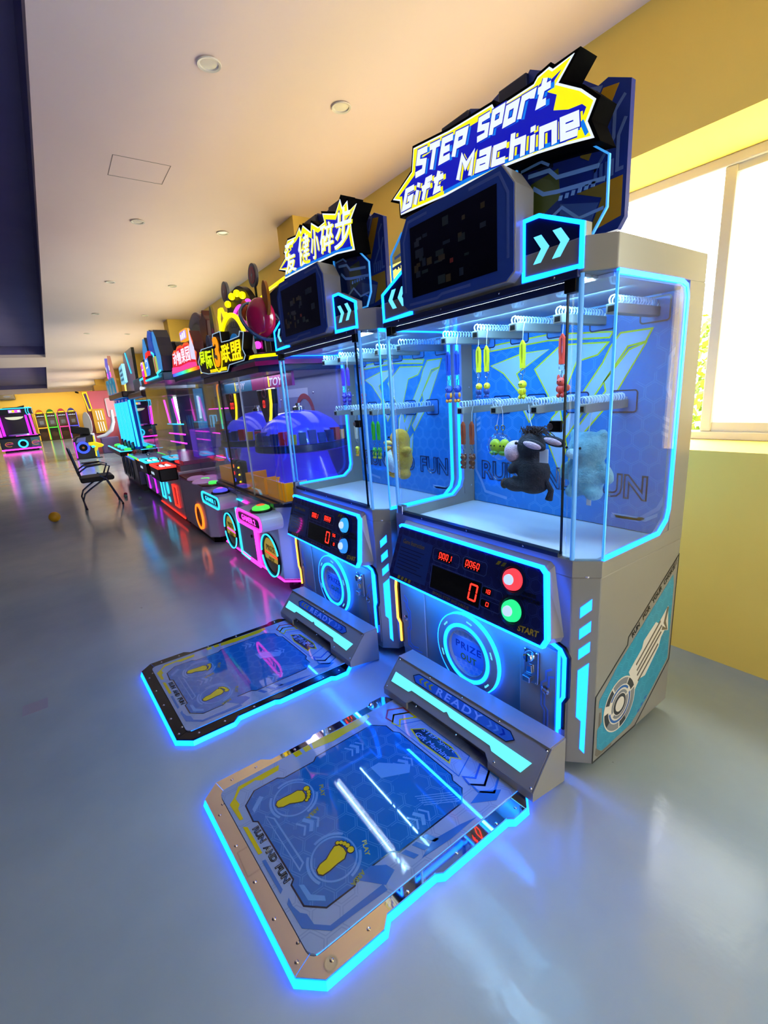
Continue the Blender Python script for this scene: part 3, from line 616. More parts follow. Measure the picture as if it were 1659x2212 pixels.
    V = [(-0.40, 1.69), (-0.33, 1.615), (-0.16, 1.59), (-0.08, 1.45), (0.0, 1.30), (-0.03, 1.18), (0.03, 1.18), (0.2, 1.40), (0.33, 1.60), (0.36, 1.66), (0.30, 1.66), (0.20, 1.60), (-0.05, 1.655)]
    for pts in ([(-0.40, 1.60), (-0.20, 1.64), (-0.05, 1.645), (-0.24, 1.55), (-0.13, 1.34), (-0.155, 1.31), (-0.22, 1.42), (-0.21, 1.45), (-0.32, 1.56)],
                [(-0.12, 1.56), (0.02, 1.655), (0.24, 1.64), (0.20, 1.60), (0.10, 1.58), (0.0, 1.36), (-0.02, 1.40)],
                [(0.30, 1.67), (0.42, 1.67), (0.40, 1.63), (0.33, 1.62), (0.06, 1.24), (0.035, 1.29), (0.23, 1.56), (0.26, 1.62)],
                [(0.34, 1.60), (0.40, 1.62), (0.27, 1.40), (0.14, 1.25), (0.12, 1.28), (0.25, 1.44), (0.24, 1.48)],
                [(-0.02, 1.32), (0.02, 1.36), (0.06, 1.19), (0.03, 1.06), (-0.03, 1.19)],
                [(-0.40, 1.70), (-0.05, 1.71), (0.26, 1.68), (0.25, 1.665), (-0.05, 1.69), (-0.41, 1.68)],
                [(0.09, 1.19), (0.12, 1.22), (0.10, 1.10), (0.075, 1.08)]):
        art(inset(pts, -0.007), PRINT_YL, 0.0004); art(pts, PRINT_W)
    for path in ([(-0.53, 1.70), (-0.53, 1.60), (-0.50, 1.56), (-0.50, 1.44), (-0.53, 1.38), (-0.53, 1.02), (-0.49, 0.96), (-0.46, 0.90), (-0.30, 0.88)], [(0.53, 1.74), (0.53, 1.60), (0.50, 1.56), (0.50, 1.44), (0.53, 1.38), (0.53, 1.02), (0.50, 0.95), (0.42, 0.885), (0.30, 0.885)], [(-0.53, 1.78), (-0.48, 1.80), (0.10, 1.80), (0.45, 1.79)]):
        MB().strip(B, path, 0.016, 0.0006, 0.0011).build('panel_art', PRINT_LB, R)
    for i in range(3):
        for sx in (-1, 1): art([(sx * 0.53, 1.30 - i * 0.03), (sx * 0.49, 1.32 - i * 0.03), (sx * 0.49, 1.335 - i * 0.03), (sx * 0.53, 1.315 - i * 0.03)], PRINT_LB)
    art([(0.30, 0.90), (0.45, 0.90), (0.50, 0.93), (0.50, 0.915), (0.455, 0.885), (0.33, 0.88)], PRINT_W)
    for p0, p1, w in (((-0.485, 0.972), (-0.20, 0.972), 'RUN'), ((-0.145, 0.972), (0.125, 0.972), 'AND'), ((0.185, 0.972), (0.452, 0.972), 'FUN')):
        text('lettering', w, B, p0, p1, 0.112, PRINT_LINE, R, d=0.002, outline=0.026, bold=0.02)
    # pushers
    for z, xs_ in ((1.715, (-0.432, -0.217, 0.0, 0.217, 0.432)), (1.37, (-0.33, -0.11, 0.113, 0.33))):
        for k, x in enumerate(xs_):
            np_ = poly('number_plate', B, rrect(x - 0.055, z - 0.02, x + 0.055, z + 0.07, 0.012), 0.0012, 0.003, mat('plate_blue', '#3a78c8', 0.2), R)
            MB().strip(B, rrect(x - 0.055, z - 0.02, x + 0.055, z + 0.07, 0.012), 0.006, 0.003, 0.0036, True).build('plate_outline', PRINT_LINE, np_)
            ps = MB().box(x - 0.021, 0.305, z, x + 0.021, 0.62, z + 0.034).build('pusher', WHITE, R, bevel=0.003)
            poly('pusher_motor', FRONT(0.305), rect(x - 0.012, z + 0.006, x + 0.012, z + 0.026), 0.0002, 0.002, BLACK, ps)
            coil_obj(ps, x, 0.312, 0.612, z + 0.044)
    # top box, lights
    MB().prism(TOP(0), foot, ZT, 1.905).build('top_box', WHITE, R, bevel=0.004)
    box('ceiling_panel', (-0.55, 0.10, ZT - 0.012, 0.55, 0.62, ZT - 0.001), WHITE_IN, R)
    for y in (0.045, 0.085):
        ls = box('led_strip', (-0.5, y - 0.014, ZT - 0.008, 0.5, y + 0.014, ZT - 0.0005), WHITE, R)
        b_ = MB()
        for i in range(64):
            for j in range(3): b_.quadverts([(-0.495 + i * 0.0155, y - 0.012 + j * 0.009, ZT - 0.0095), (-0.489 + i * 0.0155, y - 0.012 + j * 0.009, ZT - 0.0095), (-0.489 + i * 0.0155, y - 0.006 + j * 0.009, ZT - 0.0095), (-0.495 + i * 0.0155, y - 0.006 + j * 0.009, ZT - 0.0095)], [(3, 2, 1, 0)])
        b_.build('led_dots', LEDWHITE, ls, kind='stuff', flip=False)
    for ly, rx in ((0.065, 0.0), (0.30, 0.5)):
        ld = bpy.data.lights.new('cabinet_lamp', 'AREA'); ld.shape = 'RECTANGLE'; ld.size = 0.95; ld.size_y = 0.012; ld.energy = 7.0; ld.color = (0.24, 0.62, 1.0)
        lo = bpy.data.objects.new('cabinet_lamp', ld); COL.objects.link(lo); lo.parent = R; lo.location = (0, ly, ZT - (0.003 if rx == 0 else 0.016)); lo.rotation_euler = (rx, 0, 0)
    # header: beam, screen, arrow panels, wings, back board, sign
    box('header_beam', (-0.5, -0.012, ZT - 0.012, 0.5, 0.02, 1.818), mat('header_dark', '#1b2550', 0.3), R, bevel=0.003)
    box('header_lip', (-0.47, 0.0195, ZT - 0.035, 0.47, 0.025, ZT - 0.012), mat('lip_dark', '#20305f', 0.3), R)
    for x in (-0.38, -0.1, 0.2, 0.42): screw(R, (x, -0.012, ZT + 0.002), (0, -1, 0), 0.004)
    sc = [(-0.297, 1.855), (-0.262, 1.828), (0.262, 1.828), (0.297, 1.855), (0.297, 2.11), (0.245, 2.178), (-0.245, 2.178), (-0.297, 2.11)]
    SF = FRONT(-0.045)
    sb = MB().prism(FRONT(0.06), [(x * 0.97, 1.85 + (y - 1.85) * 0.98) for x, y in sc], 0.0, 0.105, sc).build('screen_housing', WHITE, R, bevel=0.004)
    bz = poly('screen_bezel', SF, inset(sc, 0.004), 0.0005, 0.003, mat('bezel_navy', '#2a49a4', 0.12), sb)
    poly('screen', SF, rect(-0.225, 1.872, 0.225, 2.13), 0.0032, 0.005, SCREEN, sb)
    rs = random.Random(11 + variant)
    for i in range(26):
        x0 = rs.uniform(-0.21, 0.16); z0 = rs.uniform(1.885, 2.09); w_ = rs.uniform(0.015, 0.05); h_ = rs.uniform(0.008, 0.03)
        poly('screen_image', SF, rect(x0, z0, x0 + w_, z0 + h_), 0.0051 + i * 0.00002, 0.0054 + i * 0.00002, SCR[i % 3], sb)
    poly('screen_image', SF, rect(0.0, 1.95, 0.018, 1.965), 0.0051, 0.0054, SCR[3], sb)
    BZL = mat('bezel_line', '#4a64b4', 0.15)
    for path in ([(-0.27, 1.90), (-0.27, 2.09), (-0.235, 2.155), (-0.12, 2.155)], [(0.27, 1.90), (0.27, 2.09), (0.235, 2.155), (0.10, 2.155)], [(-0.25, 1.85), (-0.08, 1.845), (-0.05, 1.855), (0.1, 1.855)]):
        MB().strip(SF, path, 0.01, 0.0031, 0.0036).build('bezel_print', BZL, sb)
    AF = FRONT(0.015)
    for sx in (1, -1):
        o_ = [(0.29, 1.822), (0.512, 1.817), (0.512, 1.943), (0.355, 2.010), (0.29, 2.010)]; i_ = [(0.302, 1.838), (0.497, 1.832), (0.497, 1.936), (0.352, 1.998), (0.302, 1.998)]
        if sx < 0: o_, i_ = mirx(o_), mirx(i_)
        ap = poly('arrow_panel', AF, o_, -0.02, 0.01, WHITE, R)
        MB().ring(AF, o_, i_, 0.0102, 0.018).build('panel_border_led', CYAN, ap)
        poly('panel_face', AF, i_, 0.0102, 0.014, mat('arrow_face', '#0a1640', 0.6, spec=0.08), ap)
        for dx in (0.0, 0.07):
            ch = [(0.333 + dx, 1.948), (0.362 + dx, 1.948), (0.392 + dx, 1.908), (0.362 + dx, 1.868), (0.333 + dx, 1.868), (0.362 + dx, 1.908)]
            if sx < 0: ch = mirx([(0.845 - 0.0 - (0.845 - x), y) for x, y in ch])
            poly('chevron', AF, ch, 0.0142, 0.0155, glow('chevron_glow', (0.12, 0.62, 1.0), 1.3), ap)
        wing = [(0.20, 1.93), (0.487, 1.925), (0.529, 1.984), (0.529, 2.118), (0.441, 2.19), (0.20, 2.215)]
        WF = FRONT(0.085)
        wg = poly('acrylic_wing', WF, wing if sx > 0 else mirx(wing), 0.0, 0.006, ARTF, R)
        MB().strip(WF, wing if sx > 0 else mirx(wing), 0.005, -0.001, 0.0075, True).build('wing_edge', EDGE, wg)
        for path, w in (([(0.25, 2.16), (0.33, 2.15), (0.36, 2.12), (0.50, 2.10)], 0.012), ([(0.27, 2.12), (0.31, 2.09), (0.36, 2.08), (0.52, 2.06)], 0.012), ([(0.29, 1.99), (0.38, 2.03), (0.44, 1.98), (0.52, 1.985)], 0.009), ([(0.22, 2.185), (0.30, 2.185), (0.33, 2.165)], 0.008)):
            MB().strip(WF, path if sx > 0 else mirx(path), w, 0.0062, 0.007).build('wing_print', mat('wing_line', '#6fa2d8', 0.2), wg)
        for i in range(6):
            q = [(0.37 + i * 0.022, 2.115), (0.382 + i * 0.022, 2.113), (0.378 + i * 0.022, 2.10), (0.366 + i * 0.022, 2.102)]
            poly('wing_print', WF, [(x, y - 0.05) for x, y in (q if sx > 0 else mirx(q))], 0.0062, 0.007, MATS['wing_line'], wg)
    BF = FRONT(0.185)
    bd = [(-0.526, 1.955), (0.526, 1.955), (0.526, 2.33), (0.454, 2.366), (0.423, 2.359), (0.346, 2.419), (0.27, 2.47), (0.171, 2.526), (0.15, 2.505), (0.04, 2.523), (-0.03, 2.505), (-0.105, 2.538), (-0.236, 2.541), (-0.27, 2.51), (-0.346, 2.419), (-0.423, 2.36), (-0.454, 2.366), (-0.526, 2.33)]
    bd[0] = (-0.506, 1.945); bd[1] = (0.506, 1.945); bd.insert(2, (0.526, 1.975)); bd.append((-0.526, 1.975))
    bp = MB().prism(BF, bd, -0.022, 0.0).build('back_board', BOARD, R)
    box('board_foot', (-0.45, 0.19, 1.906, 0.45, 0.205, 1.96), BLACK, bp)
    for sx in (1, -1):
        for q, m_ in (([(0.38, 2.25), (0.44, 2.345), (0.49, 2.335), (0.40, 2.17), (0.37, 2.19)], BOARD_Y), ([(0.41, 1.96), (0.515, 1.98), (0.515, 2.09), (0.36, 2.09), (0.45, 2.05)], BOARD_Y), ([(0.30, 1.96), (0.40, 1.96), (0.44, 2.04), (0.30, 2.08)], BOARD_L), ([(0.19, 2.05), (0.30, 2.10), (0.29, 2.19), (0.18, 2.18)], mat('board_olive', '#8c8420', 0.3))):
            poly('board_print', BF, q if sx > 0 else mirx(q), 0.0004, 0.001, m_, bp)
        for path in ([(0.51, 2.30), (0.48, 2.27), (0.48, 2.20), (0.42, 2.13)], [(0.515, 2.24), (0.495, 2.20), (0.495, 2.11), (0.515, 2.11)], [(0.40, 2.30), (0.43, 2.35), (0.37, 2.37)]):
            MB().strip(BF, path if sx > 0 else mirx(path), 0.01, 0.0004, 0.001).build('board_print', BOARD_L, bp)
        for i in range(4):
            q = rect(0.42 + i * 0.018, 2.10, 0.43 + i * 0.018, 2.145); poly('board_print', BF, q if sx > 0 else mirx(q), 0.0004, 0.001, BOARD_L, bp)
    for q in ([(0.05, 2.44), (0.17, 2.44), (0.17, 2.515), (0.05, 2.515)], [(-0.25, 2.44), (-0.10, 2.44), (-0.10, 2.53), (-0.25, 2.53)]):
        poly('board_block', BF, q, 0.0005, 0.02, BOARD_D, bp, bevel=0.004)
    GF = FRONT(0.045)
    if variant == 1:
        so = [(-0.441, 2.317), (-0.303, 2.374), (-0.287, 2.451), (-0.082, 2.425), (0.128, 2.412), (0.138, 2.392), (0.295, 2.388), (0.309, 2.400), (0.35, 2.405), (0.363, 2.393), (0.432, 2.396), (0.381, 2.35), (0.458, 2.299), (0.504, 2.254), (0.480, 2.211), (0.503, 2.161), (0.412, 2.180), (0.308, 2.197), (0.167, 2.212), (0.021, 2.219), (-0.114, 2.222), (-0.391, 2.243), (-0.393, 2.297)]
    else:
        so = [(-0.413, 2.298), (-0.281, 2.346), (-0.313, 2.371), (-0.249, 2.42), (-0.141, 2.408), (-0.083, 2.440), (-0.068, 2.409), (-0.039, 2.437), (0.046, 2.380), (0.061, 2.420), (0.135, 2.377), (0.204, 2.381), (0.19, 2.425), (0.319, 2.383), (0.373, 2.430), (0.386, 2.388), (0.437, 2.402), (0.438, 2.354), (0.515, 2.365), (0.453, 2.315), (0.454, 2.267), (0.47, 2.180), (0.302, 2.205), (0.117, 2.214), (0.04, 2.219), (-0.129, 2.226), (-0.345, 2.230), (-0.318, 2.272)]
    sg = MB().prism(GF, inset(so, -0.010), -0.085, -0.0005).build('title_sign', MATTE, R, label='lit title sign with white letters')
    poly('sign_border', GF, so, 0.0, 0.002, SIGN_W, sg); poly('sign_field', GF, inset(so, 0.006), 0.002, 0.0035, SIGN_Y, sg); poly('sign_field', GF, [(x, min(y, 2.40) - 0.004) for x, y in inset(so, 0.022)], 0.0035, 0.005, SIGN_B, sg)
    low = [p for p in inset(so, 0.006) if p[1] < 2.24]
    MB().strip(GF, sorted([p for p in inset(so, 0.012) if p[1] < 2.245], key=lambda p: p[0]), 0.012, 0.005, 0.0058).build('sign_stripe', SIGN_LB, sg)
    if variant == 1:
        for w, bl, tl, br, tr_ in (('STEP', (-0.286, 2.340), (-0.255, 2.432), (0.005, 2.328), (0.030, 2.392)), ('Sport', (0.056, 2.328), (0.072, 2.396), (0.352, 2.312), (0.380, 2.378)), ('Gift', (-0.380, 2.250), (-0.345, 2.325), (-0.120, 2.248), (-0.090, 2.312)), ('Machine', (-0.050, 2.250), (-0.022, 2.322), (0.470, 2.184), (0.462, 2.256))):
            for k, (off, m_, d_, ww) in enumerate((((0.012, -0.006), SIGN_LB if w[0] == 'S' else SIGN_Y, 0.0052, 0.22), ((0.0, 0.0), SIGN_B, 0.0058, 0.35), ((0.0, 0.0), SIGN_W, 0.0064, 0.25))):
                strokes('letter_shadow' if k < 2 else 'lettering', w, GF, [(p[0] + off[0], p[1] + off[1]) for p in (bl, tl, br, tr_)], ww, m_, sg, d_)
        for q in ([(0.385, 2.335), (0.455, 2.29), (0.49, 2.255), (0.42, 2.265), (0.37, 2.285)],): poly('sign_shard', GF, q, 0.0052, 0.006, SIGN_Y, sg)
    else:
        for w, p0, p1, hh in (('爱', (-0.315, 2.246), (-0.160, 2.236), 0.165), ('健', (-0.12, 2.246), (0.018, 2.238), 0.150), ('小', (0.032, 2.243), (0.125, 2.238), 0.138), ('碎', (0.142, 2.238), (0.282, 2.226), 0.140), ('步', (0.288, 2.226), (0.452, 2.202), 0.172)):
            text('letter_shadow', w, GF, (p0[0] + 0.009, p0[1] - 0.006), (p1[0] + 0.009, p1[1] - 0.006), hh, SIGN_Y, sg, d=0.0052, thick=0.0006, bold=0.012, shear=0.1)
            text('lettering', w, GF, p0, p1, hh, SIGN_W, sg, d=0.0064, thick=0.001, bold=0.008, shear=0.1)
    for x in (-0.25, 0.25): box('sign_bracket', (x - 0.02, 0.13, 2.2, x + 0.02, 0.1845, 2.26), BLACK, R)
    return R

# ------------------------------------------------------------ platforms
MIRROR = mat('mirror_steel', '#c9c4c0', 0.03, 1.0); DARKRIM = mat('dark_steel_rim', '#20242c', 0.12, 0.9)
MATP = hexprint('platform_border_print', '#7c90b4', '#6d81a6', 0.09, 0.03, 'XY', 0.04); MATB = hexprint('platform_hexagon_print', '#14589e', '#3876b6', 0.072, 0.03, 'XY', 0.03)
MYEL = mat('platform_yellow', '#b9a800', 0.12); MBLU = mat('platform_blue', '#2c5fa8', 0.08); MPALE = mat('platform_pale', '#4c84c2', 0.08); MNAVY = mat('platform_navy', '#0a1230', 0.1)
def step_platform(loc, label, rimmat, variant):
    R = thing('step_platform', label, 'platform', loc, group='step platforms in front of the machines')
    CX = 0.108
    def sh(pts): return [(x, y + 0.05 * (x - CX)) for x, y in pts]
    def sym(pts): return pts
    half = [(0.372, -1.174), (0.432, -1.108), (0.432, -0.912), (0.404, -0.88), (0.404, -0.70), (0.418, -0.678), (0.418, -0.38), (0.434, -0.36), (0.434, -0.285), (0.382, -0.225), (0.382, -0.10)]
    outl = [(CX + x, y) for x, y in half] + [(CX - x, y) for x, y in half[::-1]]
    TF = TOP(-0.018)
    top = inset(outl, 0.007)
    MB().prism(TOP(0), sh(outl), 0.004, 0.024, sh(top)).build('led_skirt', CYAN, R, label='glowing cyan acrylic edge')
    box('base_tray', (CX - 0.36, -1.10, 0.0, CX + 0.36, -0.15, 0.004), BLACK, R)
    # rim plates
    x0, x1 = CX - 0.36, CX + 0.36
    ti = inset(outl, 0.009); nh = len(half); Rt = ti[:nh]; Lt = ti[nh:]
    fr_ = [(x0, -1.10), Lt[-1], ti[0], (x1 - 0.03, -1.10)]
    frontp = [Lt[-2], Lt[-1], Rt[0], (x1 - 0.02, -1.095), (x0, -1.095)]
    rightp = [(x1 - 0.02, -1.095)] + Rt[:] + [(x1, -0.10)] + [(x1, -1.095)]
    leftp = [(x0, -0.10)] + Lt[:-1] + [(x0, -1.095)]
    for q in (frontp, rightp, leftp): poly('rim_plate', TF, sh(inset(q, 0.0008)), 0.0425, 0.050, rimmat, R)
    for x, y in ((0.06, -1.145), (-0.1, -1.145), (0.2, -1.145), (-0.26, -1.145), (0.34, -1.145), (-0.3, -1.12), (0.3, -1.12), (0.395, -1.07), (0.395, -0.95), (0.385, -0.80), (0.39, -0.6), (0.40, -0.42), (0.40, -0.32), (-0.395, -1.05), (-0.395, -0.95), (-0.38, -0.78), (-0.39, -0.6), (-0.40, -0.33)):
        p = sh([(CX + x, y)])[0]; screw(R, (p[0], p[1], 0.032), (0, 0, 1), 0.006)
    # printed plate
    poly('step_plate', TF, sh(rrect(x0, -1.113, x1, -0.14, 0.03)), 0.0505, 0.056, MATP, R)
    def pr(nm, pts, m_, d=0.0565): return poly(nm, TF, sh(pts), d, d + 0.0004, m_, R)
    fld = [(-0.165, -1.005), (-0.121, -1.055), (-0.04, -1.06), (-0.028, -1.047), (0.245, -1.047), (0.257, -1.06), (0.335, -1.06), (0.38, -1.012), (0.38, -0.915), (0.362, -0.895), (0.362, -0.76), (0.38, -0.74), (0.376, -0.452), (0.332, -0.405), (0.285, -0.405), (0.262, -0.388), (-0.05, -0.388), (-0.075, -0.405), (-0.125, -0.405), (-0.172, -0.452), (-0.165, -0.735), (-0.148, -0.755), (-0.148, -0.89), (-0.165, -0.91)]
    pr('field_outline', inset(fld, -0.005), MNAVY, 0.0562); pr('play_field', fld, MATB, 0.0567)
    pr('print_mark', [(-0.228, -0.874), (-0.203, -0.887), (-0.199, -0.962), (-0.215, -0.981), (-0.209, -1.045), (-0.176, -1.075), (-0.143, -1.072), (-0.127, -1.084), (-0.072, -1.086), (-0.075, -1.098), (-0.165, -1.102), (-0.187, -1.077), (-0.228, -1.045)], MYEL)
    pr('print_mark', [(-0.041, -1.10), (-0.03, -1.087), (0.097, -1.087), (0.095, -1.10)], MYEL); pr('print_mark', [(0.123, -1.10), (0.125, -1.089), (0.251, -1.089), (0.26, -1.10)], MBLU)
    pr('print_mark', [(0.285, -1.086), (0.315, -1.088), (0.346, -1.080), (0.362, -1.066), (0.399, -1.064), (0.431, -1.030), (0.432, -0.845), (0.455, -0.845), (0.445, -1.035), (0.387, -1.096), (0.3, -1.098)], MBLU)
    pr('print_mark', [(-0.25, -0.71), (-0.215, -0.72), (-0.20, -0.63), (-0.205, -0.56), (-0.205, -0.47), (-0.225, -0.42), (-0.25, -0.42), (-0.245, -0.56), (-0.25, -0.64)], MYEL)
    for y in (-0.755, -0.80): pr('print_mark', [(-0.25, y), (-0.22, y), (-0.22, y + 0.03), (-0.25, y + 0.03)], MYEL)
    pr('print_mark', [(0.436, -0.52), (0.452, -0.455), (0.455, -0.58), (0.445, -0.70), (0.42, -0.63)], MBLU); pr('print_mark', [(0.37, -0.90), (0.35, -0.855), (0.39, -0.80), (0.42, -0.79), (0.44, -0.84)], MBLU); pr('print_mark', [(0.385, -0.36), (0.43, -0.30), (0.45, -0.35), (0.40, -0.43)], MBLU)
    for i in range(3): pr('print_mark', [(0.39, -0.74 + i * 0.045), (0.43, -0.72 + i * 0.045), (0.43, -0.70 + i * 0.045), (0.39, -0.72 + i * 0.045)], MBLU)
    for s_, m1, m2 in ((1, mat('chevron_blue', '#2a4fa8', 0.1), MBLU), (-1, MYEL, mat('chevron_red', '#8e2a22', 0.15))):
        for k, mm in ((0, m1), (0.045, m2)):
            pts = [(0.19 + k, -0.36 - k * 0.1), (0.225 + k, -0.33), (0.19 + k, -0.265), (0.235 + k, -0.265), (0.27 + k, -0.33), (0.23 + k, -0.37)]
            MB().strip(TF, sh([(CX + s_ * x, y) for x, y in pts]), 0.008, 0.0565, 0.0569, True).build('chevron_print', mm, R)
    # footprints
    for k, c in enumerate(((-0.035, -0.905), (0.265, -0.915))):
        c = sh([c])[0]
        MB().ring(TF, circ(*c, 0.078, n=40), circ(*c, 0.072, n=40), 0.0572, 0.0575).build('target_ring', MPALE, R)
        for a0, a1 in ((10, 70), (130, 200), (230, 300)):
            MB().strip(TF, circ(*c, 0.087, n=14, a0=a0, a1=a1), 0.009, 0.0572, 0.0575).build('target_arc', MPALE, R)
        ft = thing('x', '', '') if False else None
        sole = [(-0.018, -0.058), (-0.006, -0.066), (0.008, -0.062), (0.015, -0.045), (0.014, -0.02), (0.024, 0.005), (0.030, 0.025), (0.022, 0.038), (0.004, 0.042), (-0.016, 0.038), (-0.026, 0.022), (-0.022, -0.005), (-0.022, -0.035)]
        if k == 1: sole = mirx(sole)
        a = math.radians(-8 if k == 0 else 8)
        place = lambda pts: rot2([(c[0] + x, c[1] + y) for x, y in pts], a, c)
        fo = poly('footprint', TF, place(inset(sole, -0.004)), 0.0574, 0.0577, MNAVY, R)
        poly('footprint_sole', TF, place(sole), 0.0578, 0.0581, MYEL, fo)
        for j, (tx, ty, tr) in enumerate(((-0.018, 0.056, 0.011), (0.001, 0.058, 0.0075), (0.014, 0.055, 0.007), (0.025, 0.049, 0.0065), (0.033, 0.040, 0.006))):
            if k == 0: tx = -tx
            if k == 1: pass
            tx = -tx if k == 0 else tx
            tx2 = tx if k == 0 else -tx
            poly('footprint_toe', TF, place(circ(tx2, ty, tr + 0.003, n=12)), 0.0574, 0.0577, MNAVY, fo); poly('footprint_toe', TF, place(circ(tx2, ty, tr, n=12)), 0.0578, 0.0581, MYEL, fo)
        for i, chs in enumerate(('PLAY', 'AREA')):
            ang = math.radians(70 if i == 0 else 15); base = (c[0] + 0.1 * math.cos(ang), c[1] + 0.1 * math.sin(ang)); dr = (math.sin(ang), -math.cos(ang))
            text('lettering', chs, TF, (base[0] - dr[0] * 0.028, base[1] - dr[1] * 0.028), (base[0] + dr[0] * 0.028, base[1] + dr[1] * 0.028), 0.016, mat('letter_khaki', '#6f7a28', 0.2), R, d=0.0572, thick=0.0003, bold=0.03)
    # pale marks on the field
    for q in ([(-0.13, -1.0), (-0.09, -1.045), (-0.07, -1.045), (-0.115, -0.99)], [(0.27, -1.045), (0.33, -1.045), (0.365, -1.005), (0.35, -1.0), (0.32, -1.03), (0.28, -1.032)], [(0.03, -0.60), (0.10, -0.60), (0.15, -0.50), (0.12, -0.47), (0.03, -0.56)]): pr('field_mark', q, MPALE, 0.0572)
    MB().strip(TF, sh([(-0.03, -1.02), (0.23, -1.02), (0.215, -1.0), (0.0, -1.0)]), 0.006, 0.0572, 0.0575, True).build('field_mark', MPALE, R)
    for cx, cy in ((0.10, -0.93), (0.10, -0.50), (0.33, -0.62), (-0.10, -0.60)):
        for k in range(3):
            y = cy + k * 0.026
            MB().strip(TF, sh([(cx - 0.03, y - 0.02), (cx, y), (cx + 0.03, y - 0.02)]), 0.007 if k != 1 else 0.014, 0.0572, 0.0575).build('field_chevron', MPALE, R)
    for i in range(5): MB().strip(TF, sh([(0.25 + i * 0.012, -0.56), (0.32 + i * 0.012, -0.45)]), 0.003, 0.0572, 0.0575).build('field_mark', MPALE, R)
    RW = mat('letter_outline_black', '#07080c', 0.2)
    for w, p0, p1 in (('RUN', (-0.012, -1.079), (0.062, -1.079)), ('AND', (0.08, -1.079), (0.152, -1.079)), ('FUN', (0.17, -1.079), (0.24, -1.079))):
        q = sh([p0, p1]); text('lettering', w, TF, q[0], q[1], 0.024, RW, R, d=0.0567, outline=0.042, bold=0.02)
    # logo card
    MB().strip(TF, sh([(-0.10, -0.37), (-0.05, -0.262), (0.24, -0.262), (0.285, -0.37)]), 0.004, 0.0565, 0.0569, True).build('logo_frame', MBLU, R)
    lg = sh([(-0.04, -0.335), (0.0, -0.285), (0.16, -0.278), (0.235, -0.30), (0.20, -0.325), (0.22, -0.352), (0.05, -0.36)])
    poly('logo_card', TF, lg, 0.0565, 0.0569, MYEL, R); poly('logo_card', TF, inset(lg, 0.006), 0.057, 0.0573, MNAVY, R)
    LT = mat('logo_letters', '#5f7fb8', 0.15)
    rows = (('STEP Sport', (0.0, -0.312), (0.19, -0.305), 0.024), ('Gift Machine', (0.0, -0.345), (0.20, -0.343), 0.024)) if variant == 1 else (('爱健小碎步', (-0.01, -0.345), (0.20, -0.335), 0.045),)
    for w, p0, p1, hh in rows:
        q = sh([p0, p1]); text('lettering', w, TF, q[0], q[1], hh, LT, R, d=0.0574, thick=0.0004, bold=0.02, shear=0.15)
    q = sh([(0.02, -0.366), (0.18, -0.366)]); 
    # ramp housing with READY light
    a = 0.05; W2 = 0.43
    pts = []
    prof = [(-0.215, 0.0385), (-0.215, 0.095), (-0.1385, 0.205), (-0.07, 0.205), (-0.07, 0.004)]
    hs = MB(); npf = len(prof)
    ring_l = [Vector((CX - W2 + 0.004, y + 0.05 * (-W2), z)) for y, z in prof]; ring_r = [Vector((CX + W2 - 0.004, y + 0.05 * W2, z)) for y, z in prof]
    hs.quadverts(ring_l + ring_r, [tuple(range(npf)), tuple(range(2 * npf - 1, npf - 1, -1))] + [(i, (i + 1) % npf, npf + (i + 1) % npf, npf + i) for i in range(npf)])
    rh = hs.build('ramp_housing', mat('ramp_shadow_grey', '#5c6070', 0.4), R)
    for s_ in (-1, 1):
        xe = CX + s_ * W2
        fp_ = [(y + 0.05 * s_ * W2, z) for y, z in ((-0.262, 0.0385), (-0.262, 0.075), (-0.155, 0.205), (-0.07, 0.205), (-0.07, 0.012))]
        MB().prism(SIDE(xe - (0.004 if s_ > 0 else 0)), fp_, 0.0, 0.004).build('ramp_end', WHITE, rh)
        x0_, x1_ = (CX - W2 + 0.0042, CX - 0.26) if s_ < 0 else (CX + 0.225, CX + W2 - 0.0042)
        MB().hexa([(x0_, -0.262 + 0.05 * (x0_ - CX), 0.0385), (x1_, -0.262 + 0.05 * (x1_ - CX), 0.0385), (x1_, -0.252 + 0.05 * (x1_ - CX), 0.0385), (x0_, -0.252 + 0.05 * (x0_ - CX), 0.0385), (x0_, -0.262 + 0.05 * (x0_ - CX), 0.075), (x1_, -0.262 + 0.05 * (x1_ - CX), 0.075), (x1_, -0.252 + 0.05 * (x1_ - CX), 0.075), (x0_, -0.252 + 0.05 * (x0_ - CX), 0.075)]).build('ramp_lip', WHITE, rh)
    RF = Fr((CX, -0.262, 0.075), (1, 0.05, 0), (0, 0.107, 0.130))
    poly('ramp_face', RF, [(-0.4255, 0.0), (-0.26, 0.0), (-0.238, 0.022), (0.20, 0.022), (0.225, 0.0), (0.4255, 0.0), (0.4255, 0.168), (-0.4255, 0.168)], -0.012, 0.0, WHITE, rh, bevel=0.003)
    MB().hexa([Vector((x, y + 0.05 * (x - CX), z)) for z in (0.2052, 0.2092) for x, y in ((CX - 0.4258, -0.16), (CX + 0.4258, -0.16), (CX + 0.4258, -0.07), (CX - 0.4258, -0.07))]).build('ramp_top', WHITE, rh)
    LBAR = [(-0.40, 0.095), (-0.40, 0.045), (-0.276, 0.049), (-0.262, 0.062), (-0.05, 0.062), (-0.036, 0.072), (-0.01, 0.058), (0.21, 0.056), (0.224, 0.042), (0.36, 0.038), (0.385, 0.088)]
    poly('light_bar', RF, LBAR, 0.0006, 0.004, CYAN_L, rh, label='bright cyan light bar')
    RS = [(-0.29, 0.125), (-0.262, 0.145), (0.262, 0.145), (0.29, 0.125), (0.262, 0.103), (-0.262, 0.103)]
    poly('ready_plate', RF, RS, 0.0006, 0.0016, mat('ready_blue', '#2f62ac', 0.25), rh)
